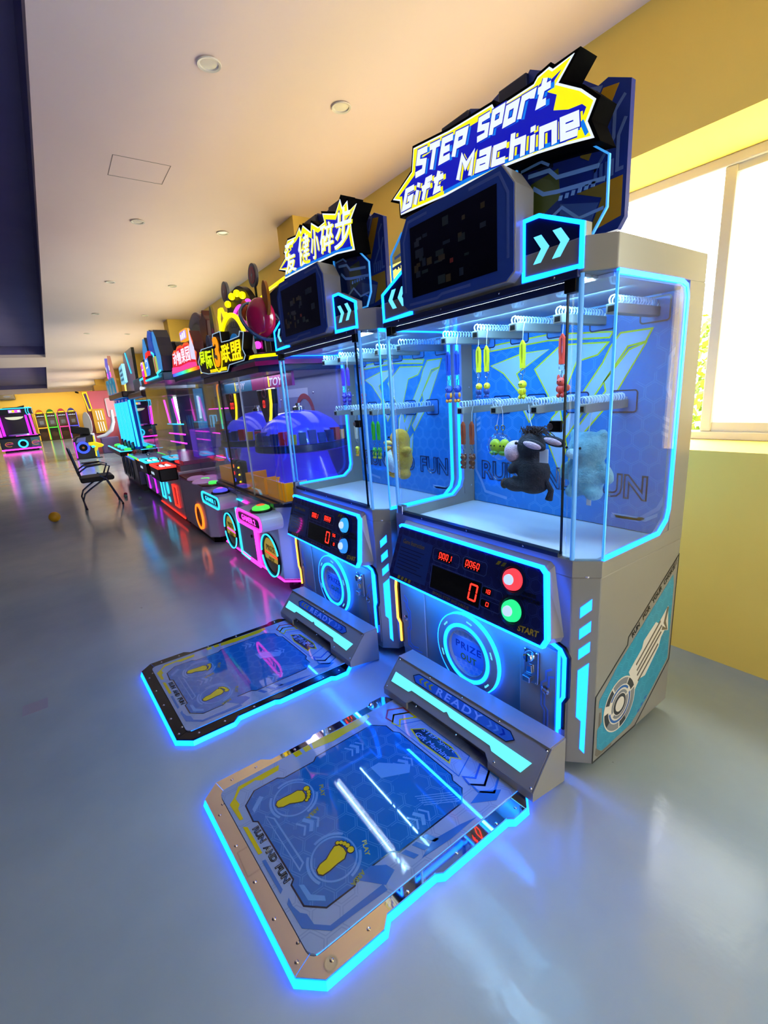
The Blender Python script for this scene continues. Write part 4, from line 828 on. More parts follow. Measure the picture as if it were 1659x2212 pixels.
    MB().strip(RF, RS, 0.003, 0.0016, 0.0022, True).build('ready_outline', MNAVY, rh)
    text('lettering', 'READY', RF, (-0.13, 0.109), (0.13, 0.109), 0.031, mat('ready_letters', '#7da4d8', 0.2), rh, d=0.0018, thick=0.0006, bold=0.02, spacing=1.3)
    for s_ in (-1, 1):
        for i in range(3):
            x = s_ * (0.165 + i * 0.032)
            poly('ready_arrow', RF, [(x - s_ * 0.006, 0.112), (x + s_ * 0.006, 0.112), (x + s_ * 0.02, 0.124), (x + s_ * 0.006, 0.137), (x - s_ * 0.006, 0.137), (x + s_ * 0.008, 0.124)], 0.0018, 0.0024, mat('arrow_yellow', '#9a9a2a', 0.25) if s_ < 0 else (MPALE if i < 2 else mat('arrow_navy', '#1a3a90', 0.2)), rh)
    for x, v in ((-0.415, 0.155), (0.415, 0.155), (-0.415, 0.012), (0.415, 0.012), (-0.2, 0.155), (0.0, 0.155), (0.2, 0.155), (-0.2, 0.012), (0.05, 0.012), (0.25, 0.012)): screw(rh, RF.p(x, v, 0.0), RF.n, 0.005)
    return R
M1 = step_machine(O1, 'nearest arcade machine, its lit title reading STEP Sport Gift Machine', 1)
M2 = step_machine(O1 + D2, 'second blue arcade machine, its lit title in Chinese characters', 2)
step_platform(O1, 'foot platform with mirror-bright rim before the nearest machine', MIRROR, 1)
step_platform(O1 + D2, 'foot platform with dark rim before the second machine', DARKRIM, 2)
# ------------------------------------------------------------ third machine: two-player star machine
SILVER = mat('silver_white', '#c2c4d0', 0.3); LILAC = mat('lilac_white', '#b4aed2', 0.35); DBLUE = mat('header_slate', '#2a2f52', 0.3); MAG = mat('magenta_panel', '#a31f6b', 0.3); TEALP = mat('teal_panel', '#2f86a6', 0.3)
PINK = glow('pink_led', (1.0, 0.02, 0.55), 4.5); CY2 = glow('aqua_led', (0.02, 0.45, 0.75), 2.2); YEL = glow('yellow_led', (1.0, 0.75, 0.0), 1.6); ORG = glow('orange_led', (1.0, 0.16, 0.01), 2.2); RED = glow('red_led', (1.0, 0.02, 0.01), 2.4); PURP = glow('purple_led', (0.45, 0.01, 1.0), 2.6); GREEN = glow('green_led', (0.05, 0.9, 0.08), 1.5); BLU = glow('blue_led', (0.02, 0.05, 1.0), 2.4)
YELF = mat('prize_yellow_glow', '#d8b02a', 0.35, emit=(0.5, 0.36, 0.04), power=0.5); ORANGE = mat('amber_acrylic', '#e89a10', 0.15, emit=(0.9, 0.35, 0.0), power=0.25)  # flap yellow has emission in place of light falling on the prize ports
GREYBACK = mat('case_back', '#8d90a8', 0.4); DOMEB = mat('blue_dome', '#2a33c8', 0.15, emit=(0.05, 0.06, 0.9), power=0.45)
def rod_pane_box(R, x0, x1, y0, y1, z0, z1, corner=0.0, front=True):
    """glass walls with clear corner rods"""
    if front: box('front_pane', (x0 + 0.05, y0, z0, x1 - 0.05, y0 + 0.006, z1), GLASS, R)
    box('side_pane', (x0, y0 + 0.05, z0, x0 + 0.006, y1, z1), GLASS, R); box('side_pane', (x1 - 0.006, y0 + 0.05, z0, x1, y1, z1), GLASS, R)
    for x, sx in ((x0, 1), (x1, -1)):
        for k in range(3):
            a = math.radians(15 + 30 * k); px = x + sx * (0.05 - 0.05 * math.cos(a)); py = y0 + 0.05 - 0.05 * math.sin(a)
            MB().lathe([(0.009, z0), (0.009, z1)], (px, py, 0), n=8).build('corner_tube', ACRYL, R, smooth=True)
def caster(R, x, y, h=0.1):
    c = box('caster', (x - 0.02, y - 0.02, h * 0.55, x + 0.02, y + 0.02, h), STEEL, R)
    MB().lathe([(0.0, -0.014), (h * 0.42, -0.014), (h * 0.48, 0), (h * 0.42, 0.014), (0.0, 0.014)], (x, y, h * 0.48), (1, 0, 0), n=16).build('wheel', RUBBER, c, smooth=True)
def star_machine(loc):
    R = thing('star_alliance_machine', 'two-player arcade machine with yellow glowing title and pink floor light', 'arcade machine', loc)
    F = FRONT(0)
    foot = [(-0.85, 0.8), (-0.85, 0.12), (-0.74, 0.0), (0.74, 0.0), (0.85, 0.12), (0.85, 0.8)]
    MB().prism(TOP(0), foot, 0.13, 0.72).build('base_cabinet', SILVER, R, bevel=0.008)
    MB().prism(TOP(0), inset(foot, -0.012), 0.72, 0.752).build('counter_edge', mat('counter_dark', '#2a2b3a', 0.2), R, bevel=0.004)
    marks('printed_marks', FRONT(-0.012), (-0.35, 0.728), (0.0, 0.728), 0.016, 16, mat('counter_letters', '#9a9cb8', 0.3), R)
    MB().strip(TOP(0.108), [(-0.85, 0.3), (-0.85, 0.12), (-0.74, 0.0), (0.74, 0.0), (0.85, 0.12), (0.85, 0.3)], 0.010, 0.004, 0.016).build('floor_led', PINK, R, label='pink neon strip along the base')
    for x in (-0.7, 0.7):
        for y in (0.1, 0.68): caster(R, x, y, 0.105)
    # door outlined in cyan and pink
    dr = poly('service_door', F, rect(-0.2, 0.05 + 0.09, 0.22, 0.60), 0.0005, 0.006, LILAC, R)
    MB().strip(F, [(0.0, 0.66), (-0.235, 0.66), (-0.235, 0.115), (-0.02, 0.105)], 0.009, 0.004, 0.016).build('door_led', CY2, dr)
    MB().strip(F, [(0.01, 0.66), (0.12, 0.66)], 0.009, 0.004, 0.016).build('door_led', PINK, dr)
    MB().strip(F, [(0.01, 0.105), (0.255, 0.105), (0.255, 0.52), (-0.12, 0.52)], 0.009, 0.004, 0.016).build('door_led', PINK, dr)
    MB().strip(F, [(0.215, 0.13), (0.215, 0.5)], 0.014, 0.004, 0.016).build('door_led', PINK, dr)
    MB().strip(F, [(-0.205, 0.62), (-0.205, 0.145), (0.0, 0.137)], 0.006, 0.006, 0.01).build('door_led', CY2, dr)
    MB().lathe([(0.014, 0.0), (0.014, 0.01), (0.0, 0.012)], F.p(0.12, 0.36, 0.006), F.n, n=14).build('lock', BLACK, dr, smooth=True)
    for cx in (-0.5, 0.53):
        c = (cx, 0.285); rg = MB().ring(F, circ(*c, 0.185, n=40), circ(*c, 0.150, n=40), 0.0005, 0.012).build('prize_port', BLACK, R)
        for a0, a1 in ((12, 178), (192, 348)): MB().strip(F, circ(*c, 0.178, n=24, a0=a0, a1=a1), 0.009, 0.012, 0.022).build('port_led', CY2, rg)
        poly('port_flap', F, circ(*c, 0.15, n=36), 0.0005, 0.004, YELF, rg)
        poly('port_shade', F, circ(*c, 0.149, n=16, a0=200, a1=340), 0.0042, 0.006, mat('flap_dark_yellow', '#8a6a18', 0.35), rg)
        text('lettering', 'PRIZE', F, (cx - 0.09, 0.315), (cx + 0.09, 0.315), 0.05, mat('flap_letter', '#8f7a2a', 0.4), rg, d=0.0045, outline=0.03)
        text('lettering', 'OUT', F, (cx - 0.06, 0.215), (cx + 0.06, 0.215), 0.05, MATS['flap_letter'], rg, d=0.0065, outline=0.03)
        MB().strip(F, [(cx - 0.12, 0.293), (cx + 0.13, 0.283)], 0.012, 0.0045, 0.0065).build('port_arrow', RED if cx > 0 else PINK, rg)
    # player consoles
    for x0, x1, led, word, b1, b2 in ((-0.72, -0.14, CY2, 'GAMER 1', (0.1, 0.1, 1.0), (0.8, 0.1, 0.8)), (0.34, 0.88, PINK, 'GAMER 2', (0.1, 0.9, 0.1), (1.0, 0.15, 0.02))):
        z0, z1 = 0.575, 0.70
        prof = rrect(x0, z0, x1, z1, 0.058, 6)
        cs = MB().prism(FRONT(0.0), prof, 0.001, 0.17).build('player_console', SILVER, R, bevel=0.006)
        FF = FRONT(-0.171)
        MB().strip(FF, inset(prof, 0.009), 0.011, 0.0, 0.012, True).build('console_led', led, cs)
        poly('console_plate', FF, inset(prof, 0.035), 0.0, 0.004, mat('console_dark', '#2a3048', 0.2), cs)
        text('lettering', word, FF, (x0 + 0.12, 0.618), (x1 - 0.12, 0.618), 0.042, led, cs, d=0.0045, bold=0.02)
        bx = MB().lathe([(0.085, 0.0), (0.085, 0.012), (0.07, 0.016)], ((x0 + x1) / 2 + 0.06, -0.085, z1), n=24).build('button_base', BLACK, cs, smooth=True)
        MB().lathe([(0.068, 0.014), (0.064, 0.032), (0.04, 0.045), (0.0, 0.05)], ((x0 + x1) / 2 + 0.06, -0.085, z1), n=24).build('button_dome', glow('console_button_' + word[-1], b1, 0.9), cs, smooth=True)
        MB().lathe([(0.034, 0.0465), (0.02, 0.052), (0.0, 0.054)], ((x0 + x1) / 2 + 0.06, -0.085, z1), n=16).build('button_cap', glow('console_cap_' + word[-1], b2, 0.9), cs, smooth=True)
    # case
    ZB, ZT = 0.752, 1.70
    rod_pane_box(R, -0.84, 0.84, 0.02, 0.77, ZB, ZT)
    box('door_edge', (-0.25, 0.016, ZB, -0.24, 0.03, ZT), BLACK, R); box('door_edge', (0.262, 0.016, ZB, 0.268, 0.03, ZT), STEEL, R)
    box('back_panel', (-0.84, 0.775, ZB, 0.84, 0.79, ZT), GREYBACK, R)
    box('case_floor', (-0.83, 0.03, ZB, 0.83, 0.77, ZB + 0.01), mat('case_floor', '#8c7a6a', 0.3), R)
    MB().ring(FRONT(0.774), circ(-0.15, 1.35, 0.2, n=32), circ(-0.15, 1.35, 0.15, n=32), 0.0, 0.004).build('back_ring', mat('ring_red', '#a83a3a', 0.4), R)
    for x, z in ((-0.7, 1.5), (-0.7, 1.2), (0.05, 1.55), (0.05, 1.3), (0.72, 1.5), (0.72, 1.2)): screw(R, (x, 0.774, z), (0, -1, 0), 0.012)
    poly('back_sticker', FRONT(0.774), rect(-0.55, 1.52, -0.05, 1.60), 0.0, 0.002, SILVER, R)
    for cx in (-0.48, 0.45):
        tw = MB().lathe([(0.30, ZB + 0.01), (0.24, 0.95), (0.2, 1.08), (0.37, 1.10)], (cx, 0.42, 0), n=28).build('prize_tower', mat('tower_blue', '#2c2ad0', 0.2, emit=(0.08, 0.05, 0.9), power=0.35), R, smooth=True)
        MB().lathe([(0.36, 1.165), (0.34, 1.24), (0.27, 1.33), (0.16, 1.395), (0.0, 1.42)], (cx, 0.42, 0), n=32).build('tower_dome', DOMEB, tw, smooth=True)
        MB().lathe([(0.33, 1.10), (0.385, 1.11), (0.385, 1.16), (0.36, 1.165)], (cx, 0.42, 0), n=32).build('tower_ring', mat('ring_navy', '#10184a', 0.25), tw, smooth=True)
        pal = [mat('prize_box_%d' % i, c, 0.25) for i, c in enumerate(('#123a8a', '#1a2a6a', '#b01828', '#c9a020', '#16406f', '#2b2f86'))]
        for k in range(30):
            a = 2 * math.pi * k / 30; c_, s_ = math.cos(a), math.sin(a); px, py = cx + 0.345 * c_, 0.42 + 0.345 * s_
            if py < 0.04: continue
            fr_ = Fr((px, py, 1.168), (-s_, c_, 0), (0, 0, 1))
            poly('prize_box', fr_, rect(-0.028, 0.0, 0.028, 0.075 + 0.012 * (k % 3)), -0.03, 0.03, pal[(k * 7) % 6], tw)
        MB().lathe([(0.05, 1.415), (0.05, 1.44), (0.02, 1.45), (0.02, 1.47), (0.0, 1.47)], (cx, 0.42, 0), n=16).build('tower_knob', CHROME, tw, smooth=True)
    for x0, x1 in ((-0.8, -0.42), (-0.02, 0.42), (0.48, 0.82)):
        tr = MB().box(x0, 0.06, ZB + 0.011, x1, 0.075, ZB + 0.15).build('amber_tray', ORANGE, R)
        box('tray_side', (x0, 0.076, ZB + 0.011, x0 + 0.012, 0.25, ZB + 0.15), ORANGE, tr); box('tray_side', (x1 - 0.012, 0.076, ZB + 0.011, x1, 0.25, ZB + 0.15), ORANGE, tr)
    for k, x0 in enumerate((-0.36, -0.2)):
        ps = box('lamp_post', (x0, 0.05, ZB + 0.011, x0 + 0.12, 0.11, 1.0), BLACK, R, bevel=0.015)
        for i in range(3):
            m_ = (ORG, RED, BLU)[i] if k == 0 else YEL
            MB().lathe([(0.018 if k == 0 else 0.01, 0.0), (0.012 if k == 0 else 0.007, 0.012), (0, 0.016)], (x0 + 0.06, 0.05, 0.94 - i * 0.065), (0, -1, 0), n=14).build('post_lamp', m_, ps, smooth=True)
    # banners and fins hanging inside
    IF = FRONT(0.24)
    for x0, x1, m_, nm in ((-0.82, -0.01, TEALP, 'teal'), (0.0, 0.82, MAG, 'magenta')):
        bn = poly('toy_banner', IF, [(x0, 1.60), (x1, 1.60), (x1, 1.70), (x0, 1.70)], 0.0, 0.02, m_, R, label='%s hanging banner' % nm)
        text('lettering', 'TOY', IF, (x0 + 0.40, 1.615), (x0 + 0.66, 1.615), 0.06, mat('banner_white', '#dfe6f0', 0.3), bn, d=0.0205, shear=0.25, bold=0.02)
        poly('banner_tick', IF, rect(x0 + 0.375, 1.61, x0 + 0.395, 1.69), 0.0205, 0.022, YEL, bn)
    for cx in (-0.56, 0.29):
        pts = [(-0.15, 1.595), (0.17, 1.595), (0.165, 1.48), (0.13, 1.38), (0.06, 1.28), (0.02, 1.27), (-0.06, 1.38), (-0.12, 1.48)]
        fn = poly('score_fin', FRONT(0.25), [(cx + x, y) for x, y in pts], 0.0, 0.05, BLACKG, R, bevel=0.006)
        MB().strip(FRONT(0.2), [(cx + x, y) for x, y in ((0.165, 1.59), (0.16, 1.48), (0.125, 1.38), (0.06, 1.285), (0.02, 1.28))], 0.022, 0.002, 0.016).build('fin_led', YEL, fn)
        digits('digits', '00' if cx < 0 else '0', FRONT(0.2), cx - 0.03, 1.45, 0.11 if cx < 0 else 0.055, 0.06, fn, RED, d=0.003)
        MB().strip(FRONT(0.2), circ(cx + 0.02, 1.56, 0.04, 0.03, n=20), 0.006, 0.002, 0.006, True).build('fin_mark', mat('fin_red', '#7a1f3a', 0.3), fn)
    for y in (0.2, 0.6):
        ld = bpy.data.lights.new('case_lamp', 'AREA'); ld.shape = 'RECTANGLE'; ld.size = 1.5; ld.size_y = 0.2; ld.energy = 3.5; ld.color = (0.75, 0.7, 1.0)
        lo = bpy.data.objects.new('case_lamp', ld); COL.objects.link(lo); lo.parent = R; lo.location = (0, y, ZT - 0.01)
    # header
    h1 = [(-0.85, 0.8), (-0.85, 0.14), (-0.72, 0.02), (0.72, 0.02), (0.85, 0.14), (0.85, 0.8)]
    MB().prism(TOP(0), h1, ZT, 1.755).build('header', DBLUE, R, bevel=0.006); MB().prism(TOP(0), inset(h1, -0.02), 1.755, 1.80).build('header_band', mat('header_mid', '#3d4878', 0.25), R, bevel=0.006); MB().prism(TOP(0), inset(h1, 0.01), 1.80, 1.835).build('header_band', DBLUE, R, bevel=0.006)
    MB().strip(TOP(1.745), [(0.2, -0.001), (0.735, -0.001), (0.871, 0.128), (0.871, 0.8)], 0.01, 0.0, 0.03).build('header_stripe', MAG, R)
    MB().strip(TOP(1.80), [(-0.84, 0.8), (-0.84, 0.14), (-0.71, 0.012), (0.71, 0.012), (0.84, 0.14), (0.84, 0.8)], 0.018, 0.0, 0.022).build('header_led', YEL, R)
    # title sign
    T = FRONT(-0.03)
    so = [(-0.60, 1.893), (-0.56, 1.80), (-0.34, 1.77), (0.2, 1.752), (0.26, 1.795), (0.60, 1.798), (0.64, 1.828), (0.60, 1.874), (0.665, 1.98), (0.59, 1.995), (0.56, 1.965), (0.34, 1.965), (0.15, 1.975), (0.15, 2.055), (-0.05, 2.06), (-0.09, 1.975), (-0.45, 1.985)]
    ts = MB().prism(T, so, -0.07, 0.0).build('title_sign', BLACK, R, label='yellow lit title sign')
    MB().strip(T, so, 0.005, 0.0, 0.004, True).build('sign_border', glow('sign_edge', (0.5, 0.75, 1.0), 0.6), ts)
    TY = glow('title_yellow', (1.0, 0.72, 0.0), 1.1); TG = glow('title_lime', (0.6, 0.85, 0.0), 1.1)
    for w, a, b_, z, h, m_ in (('星', -0.54, -0.37, 1.825, 0.145, TG), ('际', -0.35, -0.17, 1.815, 0.145, TG), ('联', 0.12, 0.32, 1.82, 0.135, TY), ('盟', 0.34, 0.58, 1.815, 0.135, TY)):
        text('lettering', w, T, (a, z), (b_, z - 0.006), h, m_, ts, d=0.002, thick=0.003, bold=0.015)
    poly('badge', T, circ(0.0, 1.90, 0.115, 0.125, n=32), 0.001, 0.004, BLACKG, ts); MB().strip(T, circ(0.0, 1.89, 0.118, 0.125, n=24, a0=150, a1=370), 0.012, 0.004, 0.008).build('badge_edge', TY, ts)
    text('lettering', '3', T, (-0.065, 1.80), (0.075, 1.80), 0.235, glow('title_orange', (1.0, 0.3, 0.0), 1.0), ts, d=0.006, thick=0.004, bold=0.04)
    text('lettering', 'THE FUTURE OF THE UNIVERSE', T, (-0.27, 1.773), (0.19, 1.763), 0.026, TY, ts, d=0.002, thick=0.002, bold=0.02)
    # top decoration
    H = FRONT(0.05)
    hd = MB().prism(H, circ(0.2, 1.84, 0.33, 0.33, n=32, a0=0, a1=180), -0.05, 0.0).build('arch_sign', mat('arch_grey', '#8a9096', 0.3), R)
    MB().strip(H, circ(0.2, 1.84, 0.325, 0.325, n=32, a0=0, a1=180), 0.03, 0.0, 0.018).build('arch_led', YEL, hd)
    poly('arch_window', H, circ(0.22, 1.84, 0.16, 0.19, n=24, a0=0, a1=180), 0.001, 0.006, mat('arch_blue', '#2a86d0', 0.2, emit=(0.02, 0.2, 0.6), power=0.4), hd)
    text('lettering', 'ST ALLIA', H, (0.03, 2.035), (0.37, 2.035), 0.05, mat('arch_letters', '#55606a', 0.4), hd, d=0.002, arc=0.035)
    A = FRONT(0.15)
    ac = MB().prism(A, circ(0.13, 1.84, 0.42, 0.55, n=32, a0=0, a1=180), -0.05, 0.0).build('bulb_arch', BLACK, R)
    for i in range(12):
        a = math.radians(195 - i * 210 / 11); p = (0.13 + 0.37 * math.cos(a), 2.0 + 0.335 * math.sin(a)); m_ = CY2 if i < 3 else YEL if i < 8 else PINK
        MB().ball(A.p(p[0], p[1], 0.02), 0.027, 12).build('bulb', m_, ac, smooth=True)
    MB().strip(A, circ(0.18, 1.98, 0.28, 0.26, n=24, a0=10, a1=170), 0.018, 0.002, 0.016).build('neon_arc', PINK, ac); MB().strip(A, circ(0.18, 1.94, 0.19, 0.22, n=24, a0=10, a1=170), 0.018, 0.002, 0.016).build('neon_arc', CY2, ac)
    bb = MB().prism(FRONT(0.45), [(-0.1, 1.836), (0.8, 1.836), (0.8, 2.38), (0.3, 2.40), (-0.35, 2.30), (-0.4, 1.836)], -0.03, 0.0).build('rear_board', BLACKG, R)
    MB().strip(FRONT(0.45), [(-0.4, 2.30), (0.05, 2.395), (0.6, 2.42), (0.8, 2.38)], 0.02, 0.001, 0.014).build('board_led', YEL, bb)
    pl = MB().ball((0.69, 0.1, 2.07), (0.115, 0.10, 0.135), 20).build('planet', mat('planet_magenta', '#a3164a', 0.15), R, smooth='all')
    rm = Matrix.Rotation(math.radians(48), 3, 'Y')
    path = [Vector((0.69, 0.1, 2.05)) + rm @ Vector((0.19 * math.cos(t_), 0.14 * math.sin(t_), 0)) for t_ in [2 * math.pi * i / 32 for i in range(32)]]
    MB().tube(path, 0.012, 8, True).build('planet_ring', mat('planet_ring_blue', '#4a6a9a', 0.1, 0.6), pl, smooth=True)
    MB().ball((0.56, 0.04, 2.14), (0.03, 0.03, 0.07), 12).build('planet_rocket', mat('rocket_orange', '#c2531a', 0.3), pl, smooth='all')
    MB().lathe([(0.012, 1.836), (0.012, 1.95)], (0.69, 0.1, 0), n=8).build('planet_stand', BLACK, pl)
    poly('disc_sign', FRONT(0.1), circ(0.80, 2.18, 0.045, 0.11, n=28), -0.02, 0.0, mat('disc_gold', '#a86a18', 0.2), R)
    for x, z, rx, col, z0 in ((0.25, 2.455, 0.085, '#8a1a2e', 1.9), (-0.45, 2.475, 0.085, '#6a2a3a', 1.9)):
        sg = poly('round_sign', FRONT(0.25), circ(x, z, rx, n=32), -0.02, 0.0, mat('sign_rim', '#4a4e5c', 0.3), R)
        poly('sign_disc', FRONT(0.25), circ(x, z, rx * 0.72, n=32), 0.0005, 0.003, mat('disc_' + col[1:], col, 0.3), sg)
        poly('sign_bolt', FRONT(0.25), [(x + 0.012, z + 0.045), (x - 0.02, z - 0.005), (x - 0.002, z - 0.005), (x - 0.012, z - 0.045), (x + 0.022, z + 0.008), (x + 0.004, z + 0.008)], 0.0032, 0.005, mat('bolt_grey', '#7a7e88', 0.3), sg)
        box('sign_pole', (x - 0.012, 0.26, z0, x + 0.012, 0.27, z - 0.06), BLACK, sg)
    ov = poly('surfboard_sign', FRONT(0.05), rot2(circ(-0.30, 2.12, 0.055, 0.20, n=28), math.radians(-4), (-0.30, 2.12)), -0.02, 0.0, mat('board_tan', '#8f8a3a', 0.25), R)
    poly('sign_dot', FRONT(0.05), circ(-0.30, 2.10, 0.035, 0.045, n=20), 0.0005, 0.003, mat('dot_red', '#b02a3a', 0.3), ov); box('sign_pole', (-0.308, 0.05, 1.83, -0.292, 0.066, 1.95), BLACK, ov)
    ov2 = poly('oval_sign', FRONT(0.05), circ(-0.50, 2.03, 0.06, 0.085, n=28), -0.02, 0.0, mat('oval_blue', '#27468a', 0.25), R); box('sign_pole', (-0.508, 0.05, 1.83, -0.492, 0.066, 1.96), BLACK, ov2)
    lp = MB().strip(FRONT(0.08), [(-0.13, 1.86), (-0.14, 2.2), (-0.10, 2.255), (-0.04, 2.255), (0.02, 2.18)], 0.018, 0.0, 0.02).build('neon_loop', YEL, R)
    return R
star_machine((-4.0, 1.25, 0))
# ------------------------------------------------------------ machines further down the row
PADW = mat('drum_pad', '#d9b8e6', 0.35, emit=(0.5, 0.25, 0.6), power=0.25); WOODT = mat('drum_ledge', '#7a4a34', 0.4)
def rainbow(name):
    mt = mat(name, '#101010', 0.4); t = NT(mt); tc = t.n('ShaderNodeTexCoord'); sp = t.n('ShaderNodeSeparateXYZ'); t.l(tc.outputs['Generated'], sp.inputs[0])
    k = t.math('MAXIMUM', sp.outputs[0], sp.outputs[2])
    c = t.ramp(sp.outputs[0] if 'header' in name else sp.outputs[2], [(0.0, (0.1, 0.05, 1.0)), (0.35, (0.0, 0.5, 0.9)), (0.6, (0.1, 0.9, 0.05)), (0.85, (1.0, 0.35, 0.0)), (1.0, (1.0, 0.02, 0.02))])
    t.l(c, t.b.inputs['Emission Color']); t.b.inputs['Emission Strength'].default_value = 1.3
    return mt
# fourth: drum machine
R = thing('drum_machine', 'lilac drum game machine with orange ring light and red lit Chinese title', 'arcade machine', (-5.68, 1.19, 0))
foot = [(-0.62, 0.85), (-0.62, 0.05), (-0.57, 0.0), (0.52, 0.0), (0.6, 0.08), (0.6, 0.85)]
MB().prism(TOP(0), foot, 0.075, 0.655).build('base_cabinet', LILAC, R, bevel=0.02, seg=3)
MB().prism(TOP(0), [(x * 0.9, 0.05 + y * 0.9) for x, y in foot], 0.0, 0.075).build('plinth', BLACK, R)
MB().prism(TOP(0), [(x, min(y, 0.3)) for x, y in foot], 0.655, 0.672).build('drum_ledge', WOODT, R, bevel=0.005)
for x, y in ((0.0, 0.08), (0.32, 0.06), (0.1, 0.2), (0.42, 0.19)):
    MB().lathe([(0.11, 0.672), (0.105, 0.69), (0.07, 0.705), (0.0, 0.71)], (x, y, 0), n=28).build('drum_pad', PADW, R, smooth=True)
for x in (0.18, 0.5): MB().lathe([(0.05, 0.672), (0.045, 0.695), (0.0, 0.70)], (x, 0.13, 0), n=20).build('drum_button', GREEN, R, smooth=True)
F = FRONT(0.0)
pr_ = MB().ring(F, circ(0.22, 0.27, 0.15, n=36), circ(0.22, 0.27, 0.125, n=36), 0.0005, 0.02).build('prize_port', ORG, R)
MB().ring(F, circ(0.22, 0.27, 0.124, n=36), circ(0.22, 0.27, 0.09, n=36), 0.0005, 0.012).build('port_rim', mat('port_brown', '#8a2a14', 0.3), pr_); poly('port_flap', F, circ(0.22, 0.27, 0.09, n=32), 0.0005, 0.004, mat('port_orange', '#b8641a', 0.3), pr_)
MB().strip(SIDE(0.6), [(0.22, 0.52), (0.30, 0.56), (0.36, 0.50), (0.34, 0.36), (0.24, 0.34), (0.22, 0.42)], 0.012, 0.0005, 0.0015, True).build('side_print', mat('side_print', '#4a3f5c', 0.4), R); marks('printed_marks', SIDE(0.6), (0.22, 0.16), (0.4, 0.16), 0.06, 4, mat('side_print_red', '#7a2030', 0.4), R)
ZB, ZT = 0.672, 1.80
rod_pane_box(R, -0.6, 0.58, 0.28, 0.84, ZB, ZT)
box('back_panel', (-0.6, 0.845, ZB, 0.58, 0.85, ZT), GREYBACK, R)
MB().strip(SIDE(0.582), rrect(0.30, 0.86, 0.80, 1.76, 0.1), 0.014, 0.0, 0.012, True).build('side_led', rainbow('rainbow_side'), R)
MB().ring(SIDE(0.582), rrect(0.285, ZB + 0.005, 0.84, ZT - 0.005, 0.02), rrect(0.31, 0.87, 0.79, 1.75, 0.1), 0.0, 0.006).build('side_frame', GREYBACK, R)
for j in range(3):
    sh_ = box('prize_shelf', (-0.55, 0.5, 0.85 + j * 0.3, 0.5, 0.83, 0.862 + j * 0.3), mat('shelf_grey', '#5a5c78', 0.4), R)
    for k in range(9): box('prize_carton', (-0.5 + k * 0.11, 0.52, 0.863 + j * 0.3, -0.42 + k * 0.11, 0.6, 0.97 + j * 0.3 + 0.03 * (k % 2)), mat('carton_%d' % ((k + j) % 4), ('#6a6ca0', '#3a3c70', '#8a3a5a', '#7a7ca8')[(k + j) % 4], 0.5), sh_)
    MB().strip(FRONT(0.5), [(-0.55, 0.856 + j * 0.3), (0.5, 0.856 + j * 0.3)], 0.012, 0.001, 0.01).build('shelf_led', PINK, sh_)
MB().prism(TOP(0), [(-0.62, 0.85), (-0.62, 0.16), (0.6, 0.16), (0.6, 0.85)], ZT, 1.885).build('header', DBLUE, R, bevel=0.01)
MB().strip(FRONT(0.16), [(-0.6, 1.885), (0.58, 1.885)], 0.03, -0.01, 0.014).build('header_led', rainbow('rainbow_header'), R)
T = FRONT(0.14)
so = [(-0.55, 1.90), (0.60, 1.90), (0.60, 1.95), (0.66, 2.03), (0.56, 2.07), (0.58, 2.14), (0.50, 2.25), (0.42, 2.12), (0.38, 2.16), (0.20, 2.17), (0.12, 2.15), (0.05, 2.17), (-0.12, 2.17), (-0.2, 2.14), (-0.3, 2.15), (-0.4, 2.12)]
ts = MB().prism(T, so, -0.1, 0.0).build('title_sign', mat('sign_maroon', '#4a0a14', 0.4), R)
poly('sign_cloud', T, inset(so, 0.006), 0.001, 0.004, glow('sign_orange', (1.0, 0.12, 0.02), 0.9), ts); poly('sign_cloud', T, inset(so, 0.03), 0.004, 0.006, glow('sign_crimson', (0.8, 0.01, 0.03), 0.9), ts)
poly('sign_base', T, [(-0.56, 1.90), (0.61, 1.90), (0.58, 1.94), (0.3, 1.96), (-0.1, 1.95), (-0.5, 1.97)], 0.006, 0.009, glow('sign_pink', (1.0, 0.05, 0.3), 1.0), ts)
for i, w in enumerate('动物果园'): text('lettering', w, T, (-0.38 + i * 0.2, 1.975), (-0.20 + i * 0.2, 1.972), 0.145, glow('sign_pale', (0.9, 0.85, 1.0), 0.95), ts, d=0.0062, thick=0.002, bold=0.02)
poly('sign_flame', T, [(0.44, 1.98), (0.60, 1.96), (0.60, 2.08), (0.54, 2.16), (0.50, 2.27), (0.47, 2.14), (0.43, 2.1)], 0.0062, 0.01, glow('sign_lavender', (0.75, 0.7, 0.95), 0.9), ts)
p2_ = poly('small_sign', T, rrect(0.12, 2.18, 0.42, 2.29, 0.03), -0.03, 0.012, glow('sign_amber', (1.0, 0.4, 0.02), 0.9), ts); poly('small_sign_face', T, rrect(0.135, 2.195, 0.405, 2.275, 0.02), 0.0125, 0.014, glow('sign_violet', (0.5, 0.3, 0.9), 0.9), p2_)
marks('printed_marks', T, (0.155, 2.203), (0.39, 2.203), 0.066, 3, glow('sign_pale2', (1, 0.95, 0.9), 0.9), p2_, d=0.0145)
rb = MB().prism(FRONT(0.35), circ(-0.02, 2.18, 0.40, 0.33, n=36), -0.04, 0.0).build('rainbow_disc', mat('disc_maroon', '#5a1a2a', 0.3), R)
for r0, c in ((0.30, '#3a2350'), (0.2, '#4a4a20')): MB().strip(FRONT(0.35), circ(-0.02, 2.2, r0, r0 * 0.8, n=28, a0=0, a1=180), 0.09, 0.0005, 0.005).build('rainbow_band', mat('band_' + c[1:], c, 0.3), rb)
